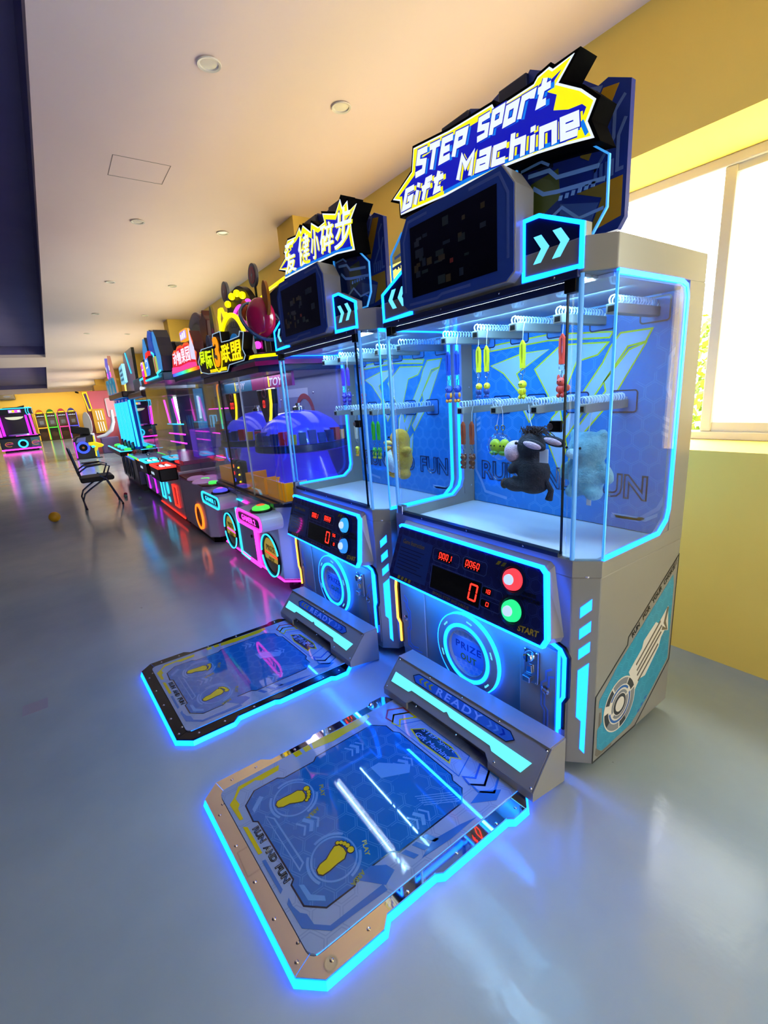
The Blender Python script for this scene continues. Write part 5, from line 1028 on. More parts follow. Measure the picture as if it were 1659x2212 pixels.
poly('sign_sculpture', FRONT(0.3), [(0.28, 1.886), (0.6, 1.886), (0.55, 2.2), (0.58, 2.35), (0.5, 2.40), (0.46, 2.46), (0.42, 2.40), (0.32, 2.38), (0.3, 2.2)], -0.1, 0.0, mat('sculpture_red', '#4a1016', 0.4), R, bevel=0.01)
# fifth: joystick machine
R = thing('joystick_machine', 'white machine with red and cyan joystick boxes and slot lights', 'arcade machine', (-7.15, 1.2, 0))
MB().prism(TOP(0), [(-0.82, 0.85), (-0.82, 0.0), (0.82, 0.0), (0.82, 0.85)], 0.09, 0.70).build('base_cabinet', SILVER, R, bevel=0.012)
box('plinth', (-0.78, 0.04, 0, 0.78, 0.82, 0.09), BLACK, R); MB().strip(FRONT(0.0), [(-0.8, 0.085), (0.82, 0.085)], 0.014, 0.001, 0.014).build('floor_led', RED, R)
F = FRONT(0.0)
for x0, m_, d_ in ((0.34, RED, '#2a0a0c'), (-0.55, CY2, '#0a1c3a')):
    sl = poly('ticket_slot', F, rect(x0, 0.20, x0 + 0.24, 0.48), 0.0005, 0.006, mat('slot_' + d_[1:], d_, 0.2), R); MB().strip(F, rect(x0, 0.20, x0 + 0.24, 0.48), 0.022, 0.006, 0.02, True).build('slot_led', m_, sl)
MB().strip(F, [(-0.12, 0.50), (-0.10, 0.57), (-0.06, 0.57), (-0.04, 0.50)], 0.014, 0.001, 0.01).build('face_icon', CY2, R); MB().strip(F, circ(-0.08, 0.38, 0.05, 0.08, n=20), 0.014, 0.001, 0.01, True).build('face_icon', CY2, R); MB().strip(F, [(-0.12, 0.25), (-0.10, 0.19), (-0.07, 0.24), (-0.04, 0.18)], 0.014, 0.001, 0.01).build('face_icon', CY2, R)
for x0, x1, m_, nm in ((0.18, 0.80, RED, 'red'), (-0.75, -0.12, CY2, 'cyan')):
    jb = MB().box(x0, -0.22, 0.60, x1, -0.001, 0.765).build('joystick_box', BLACK, R, bevel=0.015, label='black joystick box with %s edge light' % nm)
    MB().ring(TOP(0.766), rrect(x0 - 0.005, -0.225, x1 + 0.005, 0.0, 0.03), rrect(x0 + 0.03, -0.19, x1 - 0.03, -0.03, 0.02), 0.0, 0.022).build('box_led', m_, jb)
    marks('printed_marks', FRONT(-0.221), (x0 + 0.05, 0.66), (x0 + 0.28, 0.66), 0.04, 7, glow('box_letters', (0.6, 0.75, 0.9), 0.8), jb)
    for k in range(6): MB().lathe([(0.022, 0.766), (0.02, 0.785), (0, 0.79)], (x0 + 0.28 + (k % 3) * 0.09, -0.13 + (k // 3) * 0.07, 0), n=12).build('box_button', SIGN_W, jb, smooth=True)
    MB().lathe([(0.035, 0.766), (0.012, 0.776), (0.012, 0.83), (0.028, 0.84), (0.028, 0.865), (0, 0.875)], (x0 + 0.13, -0.1, 0), n=14).build('joystick', STEEL, jb, smooth=True)
ZB, ZT = 0.70, 1.84
rod_pane_box(R, -0.8, 0.8, 0.05, 0.84, ZB + 0.07, ZT); box('case_sill', (-0.8, 0.04, ZB, 0.8, 0.84, ZB + 0.07), mat('sill_grey', '#6f7788', 0.3), R)
box('back_panel', (-0.8, 0.842, ZB + 0.07, 0.8, 0.85, ZT), mat('case_teal', '#5fa0b4', 0.4), R)
for k, (px, pz) in enumerate(((-0.4, 1.1), (-0.2, 1.1), (0.5, 1.0))):
    pf_ = MB().strip(FRONT(0.84), rect(px, pz, px + 0.14, pz + 0.25), 0.012, 0.0, 0.01, True).build('window_light', (CY2, CY2, YEL)[k], R)
box('case_tube', (0.2, 0.5, ZB + 0.07, 0.3, 0.6, ZT - 0.1), mat('tube_cyan', '#2aa0d8', 0.2, emit=(0.0, 0.3, 0.7), power=0.6), R); box('case_machine', (0.25, 0.35, ZB + 0.07, 0.6, 0.75, 1.2), mat('inner_violet', '#4a2fb8', 0.3, emit=(0.1, 0.02, 0.5), power=0.5), R, bevel=0.02)
box('case_deck', (-0.75, 0.1, ZB + 0.071, 0.75, 0.8, ZB + 0.12), mat('deck_pink', '#b05a80', 0.3), R)
MB().prism(TOP(0), [(-0.82, 0.85), (-0.82, 0.03), (0.82, 0.03), (0.82, 0.85)], ZT, 1.935).build('header', mat('header_teal', '#2f5a70', 0.3), R, bevel=0.008)
T = FRONT(0.02)
MB().strip(T, [(-0.8, 1.94), (-0.56, 1.945), (-0.5, 1.95)], 0.02, 0.0, 0.012).build('header_led', CY2, R); MB().strip(T, [(-0.45, 1.90), (0.60, 1.90), (0.55, 2.17), (0.45, 2.20)], 0.02, 0.0, 0.012).build('header_led', CY2, R); MB().strip(T, [(0.62, 1.94), (0.82, 1.955)], 0.02, 0.0, 0.012).build('header_led', CY2, R)
ts = poly('title_sign', T, [(-0.55, 1.93), (0.5, 1.93), (0.5, 2.16), (0.05, 2.20), (-0.5, 2.16)], -0.08, 0.0, BLACK, R)
for q, m_ in (([(-0.52, 1.96), (-0.35, 1.95), (-0.33, 2.16), (-0.5, 2.14)], glow('sign_magenta', (0.8, 0.03, 0.7), 0.9)), ([(-0.3, 1.95), (-0.17, 1.95), (-0.22, 2.14), (-0.31, 2.16)], TYL := glow('sign_lemon', (1.0, 0.75, 0.02), 0.9)), ([(-0.15, 1.95), (0.08, 1.95), (0.14, 2.0), (0.08, 2.18), (-0.14, 2.19)], glow('sign_azure', (0.05, 0.3, 0.95), 0.9))): poly('sign_panel', T, q, 0.001, 0.005, m_, ts)
for a in (-0.5, -0.12): MB().strip(T, [(a, 2.12), (a + 0.08, 2.15), (a + 0.17, 2.13), (a + 0.15, 2.06), (a + 0.02, 2.05)], 0.02, 0.0055, 0.007).build('sign_stroke', SIGN_W, ts)
poly('sign_tab', T, [(0.0, 2.16), (0.22, 2.19), (0.26, 2.24), (0.05, 2.23)], -0.02, 0.012, glow('tab_red', (1.0, 0.03, 0.02), 0.9), ts); poly('sign_tab', T, [(-0.42, 1.86), (-0.28, 1.86), (-0.34, 1.96), (-0.45, 1.96)], 0.001, 0.014, MATS['tab_red'], ts)
FLB = glow('flame_blue', (0.05, 0.3, 0.75), 0.75); FLD = mat('flame_dark', '#0b1030', 0.35)
for q, m_, y in (([(-0.2, 2.18), (0.05, 2.19), (0.05, 2.30), (-0.02, 2.42), (-0.12, 2.33), (-0.18, 2.26)], FLB, 0.04), ([(0.1, 1.94), (0.42, 1.94), (0.48, 2.2), (0.42, 2.34), (0.46, 2.44), (0.30, 2.48), (0.2, 2.42), (0.16, 2.2)], glow('flame_royal', (0.02, 0.1, 0.6), 0.6), 0.06), ([(0.68, 1.96), (0.82, 1.96), (0.85, 2.12), (0.78, 2.24), (0.74, 2.34), (0.66, 2.42), (0.62, 2.30), (0.68, 2.15)], FLB, 0.04)):
    fl = poly('flame_sculpture', FRONT(y), q, 0.0, 0.02, m_, R); poly('sculpture_back', FRONT(y + 0.001), [(x + 0.0, z) for x, z in inset(q, -0.012)], -0.16, 0.0, FLD, fl)
poly('sculpture_body', FRONT(0.25), [(0.3, 1.936), (0.78, 1.936), (0.8, 2.2), (0.7, 2.3), (0.5, 2.33), (0.35, 2.2)], -0.2, 0.0, mat('sculpture_black', '#08080e', 0.4), R, bevel=0.02)
sp_ = poly('side_banner', FRONT(0.03), [(0.52, 1.94), (0.66, 1.96), (0.62, 2.14), (0.5, 2.13)], 0.0, 0.02, glow('banner_lime', (0.5, 0.7, 0.15), 0.7), R); poly('banner_stripe', FRONT(0.03), [(0.575, 1.945), (0.62, 1.95), (0.60, 2.13), (0.56, 2.13)], 0.0205, 0.023, glow('banner_red', (0.6, 0.02, 0.08), 0.8), sp_)
# sixth: ball machine
R = thing('ball_machine', 'white ball machine with purple slot lights and green edged tray', 'arcade machine', (-8.85, 1.24, 0))
MB().prism(TOP(0), [(-0.75, 0.8), (-0.75, 0.05), (-0.7, 0.0), (0.7, 0.0), (0.75, 0.05), (0.75, 0.8)], 0.1, 0.72).build('base_cabinet', SILVER, R, bevel=0.012); box('plinth', (-0.7, 0.04, 0.0, 0.7, 0.78, 0.1), BLACK, R)
F = FRONT(0.0)
for x in (-0.45, 0.2):
    MB().strip(F, [(x, 0.40), (x + 0.12, 0.40), (x + 0.16, 0.36), (x + 0.16, 0.13)], 0.03, 0.001, 0.018).build('slot_led', PURP, R)
    poly('side_wedge', F, [(x + 0.2, 0.2), (x + 0.3, 0.3), (x + 0.22, 0.6), (x + 0.16, 0.45)], 0.0005, 0.004, DBLUE, R)
tr = MB().prism(TOP(0), rrect(-0.75, -0.2, 0.7, 0.0, 0.06), 0.72, 0.745).build('ball_tray', SILVER, R, bevel=0.006)
MB().strip(FRONT(-0.2), [(-0.7, 0.735), (0.3, 0.735)], 0.03, 0.001, 0.015).build('tray_led', GREEN, tr); MB().strip(FRONT(-0.2), [(-0.74, 0.73), (-0.68, 0.745)], 0.03, 0.001, 0.02).build('tray_led', RED, tr); MB().strip(FRONT(-0.2), [(0.38, 0.73), (0.68, 0.735)], 0.025, 0.001, 0.018).build('tray_led', ORG, tr)
ZB, ZT = 0.72, 1.70
rod_pane_box(R, -0.72, 0.72, 0.05, 0.78, ZB, ZT); box('back_panel', (-0.72, 0.782, ZB, 0.72, 0.80, ZT), mat('case_navy', '#1f3a5c', 0.35), R)
for z, m_ in ((1.22, CY2), (1.05, PINK), (0.9, PINK)): MB().strip(FRONT(0.55), [(-0.68, z), (0.6, z + 0.01)], 0.02, 0.0, 0.015).build('rail_light', m_, R)
for x in (-0.4, 0.3): MB().tube([(x, 0.5, 1.65), (x + 0.18, 0.5, 1.25)], 0.016, 8).build('chute_light', PINK, R)
MB().prism(TOP(0), [(-0.76, 0.8), (-0.76, -0.02), (0.76, -0.02), (0.76, 0.8)], ZT, 1.80).build('header', mat('header_maroon', '#3a2430', 0.3), R, bevel=0.03, seg=3)
box('upper_box', (-0.7, 0.1, 1.80, 0.74, 0.8, 2.03), mat('upper_lilac', '#b3b0c8', 0.35), R, bevel=0.01); marks('printed_marks', FRONT(0.099), (-0.1, 1.83), (0.5, 1.83), 0.06, 9, SIGN_W, R); poly('upper_window', FRONT(0.099), rect(0.05, 1.90, 0.6, 1.98), 0.0005, 0.004, mat('window_pale', '#7fb4d8', 0.2, emit=(0.2, 0.4, 0.7), power=0.5), R)
tray_balls = [(-0.6, -0.08), (-0.52, -0.13), (-0.5, -0.04), (-0.42, -0.09), (-0.35, -0.13), (-0.33, -0.05)]
for i, (x, y) in enumerate(tray_balls[:3]):
    o = MB().ball((-8.85 + x, 1.24 + y, 0.746 + 0.04), 0.04, 12).build('game_ball', mat('tray_ball_%d' % (i % 3), ('#c9b8a8', '#b04a4a', '#7a9a8a')[i % 3], 0.35), smooth='all'); tag(o, 'small %s ball lying in the green lit tray' % ('cream', 'red', 'grey green')[i % 3], 'ball', 'balls in the tray of the ball machine')
# seventh: light tower machine
R = thing('light_tower_machine', 'black arcade machine with tall cyan light towers', 'arcade machine', (-10.85, 1.15, 0))
MB().prism(TOP(0), [(-1.15, 0.85), (-1.15, 0.0), (1.1, 0.0), (1.1, 0.85)], 0.12, 0.66).build('base_cabinet', mat('speaker_black', '#15161c', 0.4), R, bevel=0.01)
box('plinth', (-1.1, 0.05, 0.0, 1.05, 0.8, 0.12), BLACK, R)
for x in (-0.8, -0.2, 0.4):
    rg = MB().ring(FRONT(0), circ(x, 0.36, 0.16, 0.2, n=28), circ(x, 0.36, 0.13, 0.165, n=28), 0.0005, 0.02).build('speaker_ring', mat('speaker_grey', '#4a4e58', 0.35), R); poly('speaker_cone', FRONT(0), circ(x, 0.36, 0.13, 0.165, n=24), 0.0005, 0.004, BLACK, rg)
MB().strip(FRONT(0), [(-1.1, 0.62), (0.95, 0.62)], 0.06, 0.001, 0.01).build('front_led', glow('panel_blue', (0.02, 0.2, 0.9), 1.2), R)
poly('blue_panel', SIDE(1.1), rect(0.02, 0.14, 0.5, 0.38), 0.0005, 0.01, mat('panel_deep_blue', '#1c2466', 0.3), R)
dk = MB().prism(TOP(0), [(-1.2, 0.6), (-1.2, -0.22), (1.05, -0.22), (1.2, 0.6)], 0.70, 0.78).build('control_deck', BLACK, R, bevel=0.008); MB().strip(TOP(0.781), [(-1.18, -0.2), (1.04, -0.2), (1.16, 0.5)], 0.03, 0.0, 0.012).build('deck_led', CY2, dk)
box('deck_support', (-1.05, 0.0, 0.66, 1.0, 0.6, 0.70), BLACK, R)
for i in range(4): MB().lathe([(0.06, 0.781), (0.055, 0.82), (0, 0.83)], (-0.9 + i * 0.55, -0.05, 0), n=16).build('deck_button', (GREEN, CY2, CY2, GREEN)[i], dk, smooth=True)
TOWER = glow('tower_cyan', (0.01, 0.30, 0.85), 2.4); TOWD = mat('tower_blue_dark', '#0b2a6a', 0.25, emit=(0.0, 0.05, 0.4), power=0.6)
for x in (-0.95, -0.42, 0.12, 0.66):
    tw = MB().prism(FRONT(0.1), [(x - 0.2, 0.79), (x + 0.2, 0.79), (x + 0.2, 1.62), (x + 0.14, 1.74), (x - 0.14, 1.74), (x - 0.2, 1.62)], -0.1, 0.0).build('light_tower', TOWD, R)
    for dx in (-0.13, 0.0, 0.13): MB().strip(FRONT(0.1), [(x + dx, 0.84), (x + dx, 1.68)], 0.07 if dx else 0.05, 0.001, 0.03).build('tower_tube', TOWER, tw)
    poly('tower_clip', FRONT(0.1), [(x - 0.2, 0.79), (x + 0.2, 0.79), (x + 0.16, 0.93), (x - 0.12, 0.9)], 0.03, 0.05, BLACK, tw)
MB().tube([(1.05, 0.1, 1.70), (1.15, 0.1, 0.85)], 0.02, 8).build('edge_light', CY2, R)
box('rear_case', (-1.1, 0.25, 0.78, 1.1, 0.85, 1.75), mat('rear_navy', '#121a30', 0.4), R)
box('header', (-1.15, 0.0, 1.75, 1.12, 0.85, 1.86), mat('header_maroon2', '#2a1a24', 0.3), R, bevel=0.02)
for x in (-0.85, -0.35, 0.12): poly('glass_shield', FRONT(0.0), [(x, 1.86), (x + 0.32, 1.86), (x + 0.34, 2.06), (x + 0.26, 2.14), (x + 0.08, 2.14), (x, 2.06)], 0.0, 0.03, mat('shield_cyan', '#3a8ab0', 0.15, emit=(0.02, 0.25, 0.4), power=0.5), R)
sg = poly('title_sign', FRONT(0.1), [(0.5, 2.0), (1.0, 2.02), (1.02, 2.34), (0.55, 2.30)], -0.05, 0.0, mat('sign_pale_cyan', '#8fd0e6', 0.3, emit=(0.2, 0.6, 0.8), power=0.8), R); [marks('printed_marks', FRONT(0.1), (0.58, z_), (0.98, z_ + 0.01), 0.05, 6, mat('sign_deep_blue', '#2a5a9a', 0.3), sg) for z_ in (2.05, 2.13, 2.21)]
poly('rear_board', FRONT(0.3), [(-0.6, 1.86), (0.9, 1.86), (1.05, 2.62), (-0.1, 2.62)], -0.05, 0.0, mat('board_black_green', '#0b1414', 0.2), R); MB().strip(FRONT(0.3), [(0.25, 2.6), (0.55, 2.2)], 0.02, 0.001, 0.012).build('board_led', CY2, R)
for x, c, e in ((-1.0, 'column_violet', (0.25, 0.2, 0.9)), (-0.45, 'column_amber', (0.8, 0.35, 0.2))):
    cl = poly('sign_column', FRONT(0.05), [(x, 1.86), (x + 0.22, 1.86), (x + 0.1, 2.5), (x + 0.05, 2.62), (x - 0.1, 2.5)], -0.06, 0.0, glow(c, e, 0.6), R)
    for k in range(4): poly('column_spark', FRONT(0.05), circ(x + 0.08 - 0.02 * k, 2.0 + k * 0.13, 0.035, 0.05, n=10), 0.001, 0.006, SIGN_W if k % 2 else PINK, cl)
# gun machine with blue speaker ring
R = thing('gun_game_cabinet', 'black shooting cabinet with blue ring speaker and yellow toy gun', 'arcade machine', (-19.6, 0.75, 0))
SX = SIDE(0.45)
MB().prism(SIDE(-0.45), [(-0.24, 0.0), (0.34, 0.0), (0.40, 0.55), (0.36, 0.80), (-0.12, 0.76), (-0.24, 0.62)], 0.0, 0.9).build('cabinet_body', mat('cabinet_charcoal', '#14161f', 0.35), R, bevel=0.02)
poly('cabinet_panel', SX, [(-0.18, 0.58), (0.10, 0.58), (0.14, 0.74), (-0.1, 0.72)], 0.0005, 0.01, mat('panel_lilac', '#5f62a0', 0.3), R)
rg = MB().ring(SX, circ(0.0, 0.39, 0.20, n=32), circ(0.0, 0.39, 0.13, n=32), 0.012, 0.05).build('ring_speaker', BLU, R); poly('speaker_cone', SX, circ(0.0, 0.39, 0.13, n=28), 0.012, 0.03, BLACK, rg); poly('speaker_cap', SX, circ(0.0, 0.39, 0.04, n=16), 0.03, 0.05, mat('cap_orange', '#b86a1a', 0.3), rg)
MB().prism(SIDE(-0.4), [(-0.24, 0.90), (0.30, 0.80), (0.30, 1.03), (-0.22, 1.15)], 0.0, 0.8).build('screen_hood', BLACK, R, bevel=0.02); box('hood_stem', (-0.2, 0.0, 0.76, 0.2, 0.25, 0.83), BLACK, R)
MB().strip(SX, [(-0.23, 0.05), (-0.23, 0.60)], 0.03, 0.0, 0.02).build('edge_light', PURP, R); MB().strip(SX, [(0.33, 0.06), (0.37, 0.76)], 0.03, 0.012, 0.03).build('edge_light', YEL, R)
gn = poly('toy_gun', SIDE(0.62), [(0.16, 0.56), (0.38, 0.56), (0.56, 0.48), (0.62, 0.42), (0.54, 0.36), (0.42, 0.36), (0.38, 0.24), (0.30, 0.25), (0.32, 0.40), (0.16, 0.46)], -0.07, 0.07, mat('gun_yellow', '#d8c810', 0.3, emit=(0.6, 0.5, 0.0), power=0.4), R, bevel=0.02); poly('gun_trigger', SIDE(0.62), [(0.26, 0.36), (0.36, 0.40), (0.30, 0.45), (0.22, 0.43)], 0.071, 0.08, CY2, gn)
box('gun_post', (0.46, 0.36, 0.02, 0.60, 0.42, 0.30), mat('post_cyan', '#2a6ab0', 0.3, emit=(0.0, 0.15, 0.4), power=0.5), R); box('gun_rest', (0.46, 0.3, 0.0, 0.7, 0.5, 0.02), BLACK, R)
# pink and cyan capsule machine at the left
R = thing('neon_crane_machine', 'square crane machine with magenta corner lights and cyan ring port', 'arcade machine', (-28.6, -1.35, 0))
W = 0.75
box('base_cabinet', (-0.7, -W, 0.1, 0.6, W, 0.66), mat('base_slate', '#26303c', 0.3), R, bevel=0.02); box('plinth', (-0.6, -W + 0.1, 0.0, 0.5, W - 0.1, 0.1), BLACK, R)
SX = SIDE(0.6)
MB().strip(SX, [(-W, 0.12), (W, 0.12)], 0.06, 0.0, 0.05).build('floor_led', PINK, R); MB().strip(SX, [(-W - 0.1, 0.7), (-0.1, 0.7)], 0.06, 0.0, 0.05).build('deck_led', CY2, R); MB().strip(SX, [(-0.1, 0.71), (W, 0.71)], 0.06, 0.0, 0.05).build('deck_led', PINK, R)
box('deck', (-0.75, -W - 0.08, 0.66, 0.68, W + 0.08, 0.73), BLACK, R)
rg = MB().ring(SX, circ(0.1, 0.36, 0.2, n=28), circ(0.1, 0.36, 0.13, n=28), 0.0, 0.04).build('ring_port', CY2, R); poly('port_hole', SX, circ(0.1, 0.36, 0.13, n=24), 0.0, 0.01, BLACK, rg)
for y in (-0.42, 0.6): MB().strip(SX, circ(y, 0.37, 0.16, 0.1, n=16, a0=30, a1=300), 0.03, 0.009, 0.012).build('logo_swoosh', mat('orange_print', '#b8702a', 0.3, emit=(0.5, 0.22, 0.05), power=0.4), R); marks('logo_marks', SX, (y - 0.15, 0.34), (y + 0.15, 0.37), 0.07, 6, mat('logo_pink', '#a83a6a', 0.3, emit=(0.4, 0.05, 0.2), power=0.5), R, d=0.0125)
poly('base_window', SX, rect(0.42, 0.2, 0.72, 0.62), 0.0, 0.008, mat('window_slate', '#3a6a80', 0.2), R)
for y in (-0.68, 0.62): MB().prism(SX, [(y, 0.73), (y + 0.07, 0.73), (y + 0.02, 1.72), (y - 0.05, 1.72)], -0.1, 0.02).build('corner_light', PINK, R)
for y in (-0.58, 0.42): MB().prism(SX, [(y, 0.76), (y + 0.1, 0.76), (y + 0.06, 1.68), (y - 0.02, 1.68)], -0.3, -0.2).build('inner_light', PURP, R)
box('side_pane', (-0.65, -0.7, 0.73, -0.64, 0.66, 1.72), mat('case_dark', '#1a141e', 0.3), R); box('front_pane', (0.57, -0.6, 0.75, 0.575, 0.55, 1.7), GLASS, R)
MB().lathe([(0.42, 0.74), (0.40, 0.80), (0.0, 0.82)], (0.0, 0.0, 0), n=24).build('turntable', mat('table_silver', '#9ab0c8', 0.2), R, smooth=True)
poly('case_lamp', SX, circ(0.0, 1.62, 0.35, 0.14, n=20, a0=180, a1=360), -0.3, -0.25, glow('lamp_cream', (0.9, 0.85, 0.6), 0.9), R)
box('header', (-0.72, -W, 1.72, 0.66, W, 1.98), mat('header_ink', '#0e1420', 0.3), R, bevel=0.02); MB().strip(SX, [(-W, 2.0), (W, 2.0)], 0.04, 0.03, 0.08).build('header_led', CY2, R)
tt = poly('title_sign', SX, rect(-0.15, 1.80, 0.32, 1.94), 0.061, 0.08, glow('title_rainbow', (0.55, 0.2, 0.8), 0.9), R); [poly('title_block', SX, rect(-0.12 + k * 0.105, 1.82, -0.03 + k * 0.105, 1.92), 0.081, 0.085, (SIGN_W, YEL, PINK, SIGN_W)[k], tt) for k in range(4)]
for y in (-0.62, 0.6):
    for k in range(2): MB().strip(SX, circ(y + k * 0.09, 1.86, 0.1, 0.2, n=14, a0=110, a1=250), 0.03, 0.061, 0.09).build('curl_light', CY2, R)
poly('header_crest', SX, [(-0.5, 1.98), (0.45, 1.98), (0.5, 2.12), (0.38, 2.1), (0.2, 2.06), (-0.3, 2.05)], -0.1, 0.0, mat('crest_dark', '#1a1c18', 0.4), R)
# four small cabinets along the back wall
for i, (y, c, e, wd) in enumerate(((-0.47, '#a85a10', (1.0, 0.5, 0.02), 'yellow'), (0.10, '#1f6a18', (0.1, 0.9, 0.05), 'green'), (0.70, '#9a2448', (1.0, 0.06, 0.35), 'pink'), (1.26, '#2a2f9a', (0.1, 0.1, 1.0), 'blue'))):
    R = thing('capsule_cabinet', 'small %s neon trimmed arcade cabinet at the yellow back wall' % wd, 'arcade machine', (-38.0, y, 0), group='row of small cabinets at the back wall')
    gm = glow('trim_' + wd, e, 1.5); bm_ = mat('cab_' + wd, c, 0.35); S_ = SIDE(0.3)
    box('cabinet_body', (-0.3, -0.26, 0.0, 0.3, 0.26, 1.75), mat('cab_dark', '#3a2614', 0.4), R, bevel=0.02)
    for sy in (-0.26, 0.26): MB().strip(S_, [(sy, 0.05), (sy, 0.72), (sy * 0.98, 1.7)], 0.035, 0.0, 0.03).build('edge_light', gm, R)
    poly('screen_recess', S_, rrect(-0.2, 0.95, 0.2, 1.45, 0.05), 0.0, 0.01, mat('recess_grey', '#4a4038', 0.2), R); poly('recess_glow', S_, rrect(-0.1, 1.05, 0.12, 1.28, 0.03), 0.0101, 0.02, mat('recess_blue', '#6a7488', 0.2), R)
    poly('name_plate', S_, rect(-0.24, 1.52, 0.24, 1.64), 0.0, 0.01, mat('plate_black', '#0a0a10', 0.3), R); marks('printed_marks', S_, (-0.2, 1.55), (0.2, 1.55), 0.06, 8, SIGN_W, R, d=0.011)
    poly('deck', S_, rect(-0.26, 0.78, 0.26, 0.88), 0.0, 0.1, bm_, R); MB().strip(S_, [(-0.25, 0.83), (0.25, 0.83)], 0.04, 0.1, 0.12).build('deck_led', gm, R)
    poly('topper', S_, circ(0.0, 1.75, 0.2, 0.25, n=20, a0=0, a1=180), -0.05, 0.0, bm_, R); MB().strip(S_, [(-0.15, 1.79), (0.15, 1.79)], 0.06, 0.0, 0.02).build('topper_led', YEL, R)
    poly('prize_door', S_, circ(0.0, 0.4, 0.17, n=20), 0.0, 0.008, mat('door_brown', '#4a3420', 0.4), R)
# pink crane cabinets
R = thing('pink_photo_booth', 'tall pink booth with yellow front panel and lit vertical bars', 'booth', (-22.1, 1.8, 0))
PK = mat('booth_pink', '#c4566a', 0.4); YP = mat('booth_yellow', '#c9941a', 0.4); LB = glow('bar_light', (1.0, 0.85, 0.7), 1.2)
box('booth_body', (-0.6, -0.5, 0.0, 0.5, 0.6, 2.36), PK, R, bevel=0.02); box('yellow_box', (-0.4, -0.15, 2.36, 0.35, 0.45, 2.58), YP, R)
fr_ = box('front_panel', (0.502, -0.42, 0.75, 0.62, 0.0, 1.68), YP, R, bevel=0.01); SY = SIDE(0.62)
for z in (0.82, 1.25):
    for k in range(3): MB().strip(SY, [(-0.26 + k * 0.085, z), (-0.28 + k * 0.085, z + 0.36)], 0.035, 0.001, 0.012).build('bar_light', LB, fr_)
fp2 = MB().prism(SIDE(0.5), [(-0.52, 1.6), (-0.36, 1.6), (-0.44, 2.36), (-0.62, 2.34)], 0.002, 0.1).build('side_sign', YP, R); MB().strip(SIDE(0.6), [(-0.5, 1.64), (-0.39, 1.64), (-0.46, 2.31), (-0.59, 2.30)], 0.025, 0.001, 0.01, True).build('sign_led', YEL, fp2); poly('sign_face', SIDE(0.6), [(-0.48, 1.7), (-0.41, 1.7), (-0.48, 2.26), (-0.56, 2.25)], 0.001, 0.006, mat('sign_plum', '#4a2a6a', 0.3), fp2)
pn = poly('pink_sign', SIDE(0.501), rrect(0.12, 1.35, 0.42, 2.05, 0.05), 0.0, 0.03, mat('sign_rose', '#e08a9a', 0.3, emit=(0.6, 0.2, 0.25), power=0.5), R); MB().strip(SIDE(0.501), rrect(0.12, 1.35, 0.42, 2.05, 0.05), 0.03, 0.03, 0.04, True).build('sign_rim', SILVER, pn)
R = thing('white_slide_game', 'white game with round disc and curved chute beside the pink booth', 'arcade machine', (-20.75, 1.12, 0))
poly('disc', Fr((0, 0, 0), (0.35, 1, 0), (0, 0, 1)), circ(0.0, 1.17, 0.14, 0.42, n=32), -0.03, 0.03, mat('disc_white', '#a8a4a0', 0.4), R, bevel=0.01)
MB().box(-0.08, 0.0, 0.0, 0.08, 0.14, 0.8).build('stand', SILVER, R, bevel=0.02)
MB().tube([(0, 0.2, 0.62), (0, 0.5, 0.68), (0, 0.72, 0.85), (0, 0.84, 1.15), (0, 0.86, 1.6)], [0.05, 0.07, 0.08, 0.07, 0.05], 10).build('chute', SILVER, R, smooth=True)
MB().box(-0.2, 0.3, 0.0, 0.2, 0.9, 0.6).build('base', mat('base_violet', '#5a4a7a', 0.35), R, bevel=0.03)
# wall fittings far away
R = thing('air_conditioner', 'white wall air conditioner high on the back wall', 'air conditioner', (-38.28, -1.9, 2.72))
box('casing', (-0.2, -0.42, 0.0, 0.12, 0.38, 0.36), mat('ac_white', '#7a746c', 0.4), R, bevel=0.04, seg=3); box('louver', (0.121, -0.36, 0.03, 0.14, 0.32, 0.08), mat('ac_dark', '#3a3836', 0.5), R); poly('display', SIDE(0.121), circ(0.0, 0.2, 0.2, 0.06, n=16), 0.0, 0.005, mat('ac_glint', '#5a6aa0', 0.2), R)
R = thing('security_camera', 'small black security camera on the back wall', 'camera', (-38.45, 1.86, 2.95)); MB().tube([(0, 0, 0.1), (0.1, 0.0, 0.05)], 0.025, 8).build('bracket', BLACK, R); MB().tube([(0.1, -0.08, 0.06), (0.22, 0.06, 0.0)], 0.05, 10).build('housing', BLACK, R)
R = thing('added_batten', 'added long warm batten behind the ceiling beam, brightening the back wall', 'light fitting', (-36.5, 0.0, 3.06)); box('housing', (-0.06, -2.4, 0.03, 0.06, 2.4, 0.085), SILVER, R); box('tube', (-0.04, -2.38, 0.0, 0.04, 2.38, 0.03), glow('added_batten_tube', (1.0, 0.80, 0.45), 70.0), R)  # unseen lamp, added to brighten the back wall
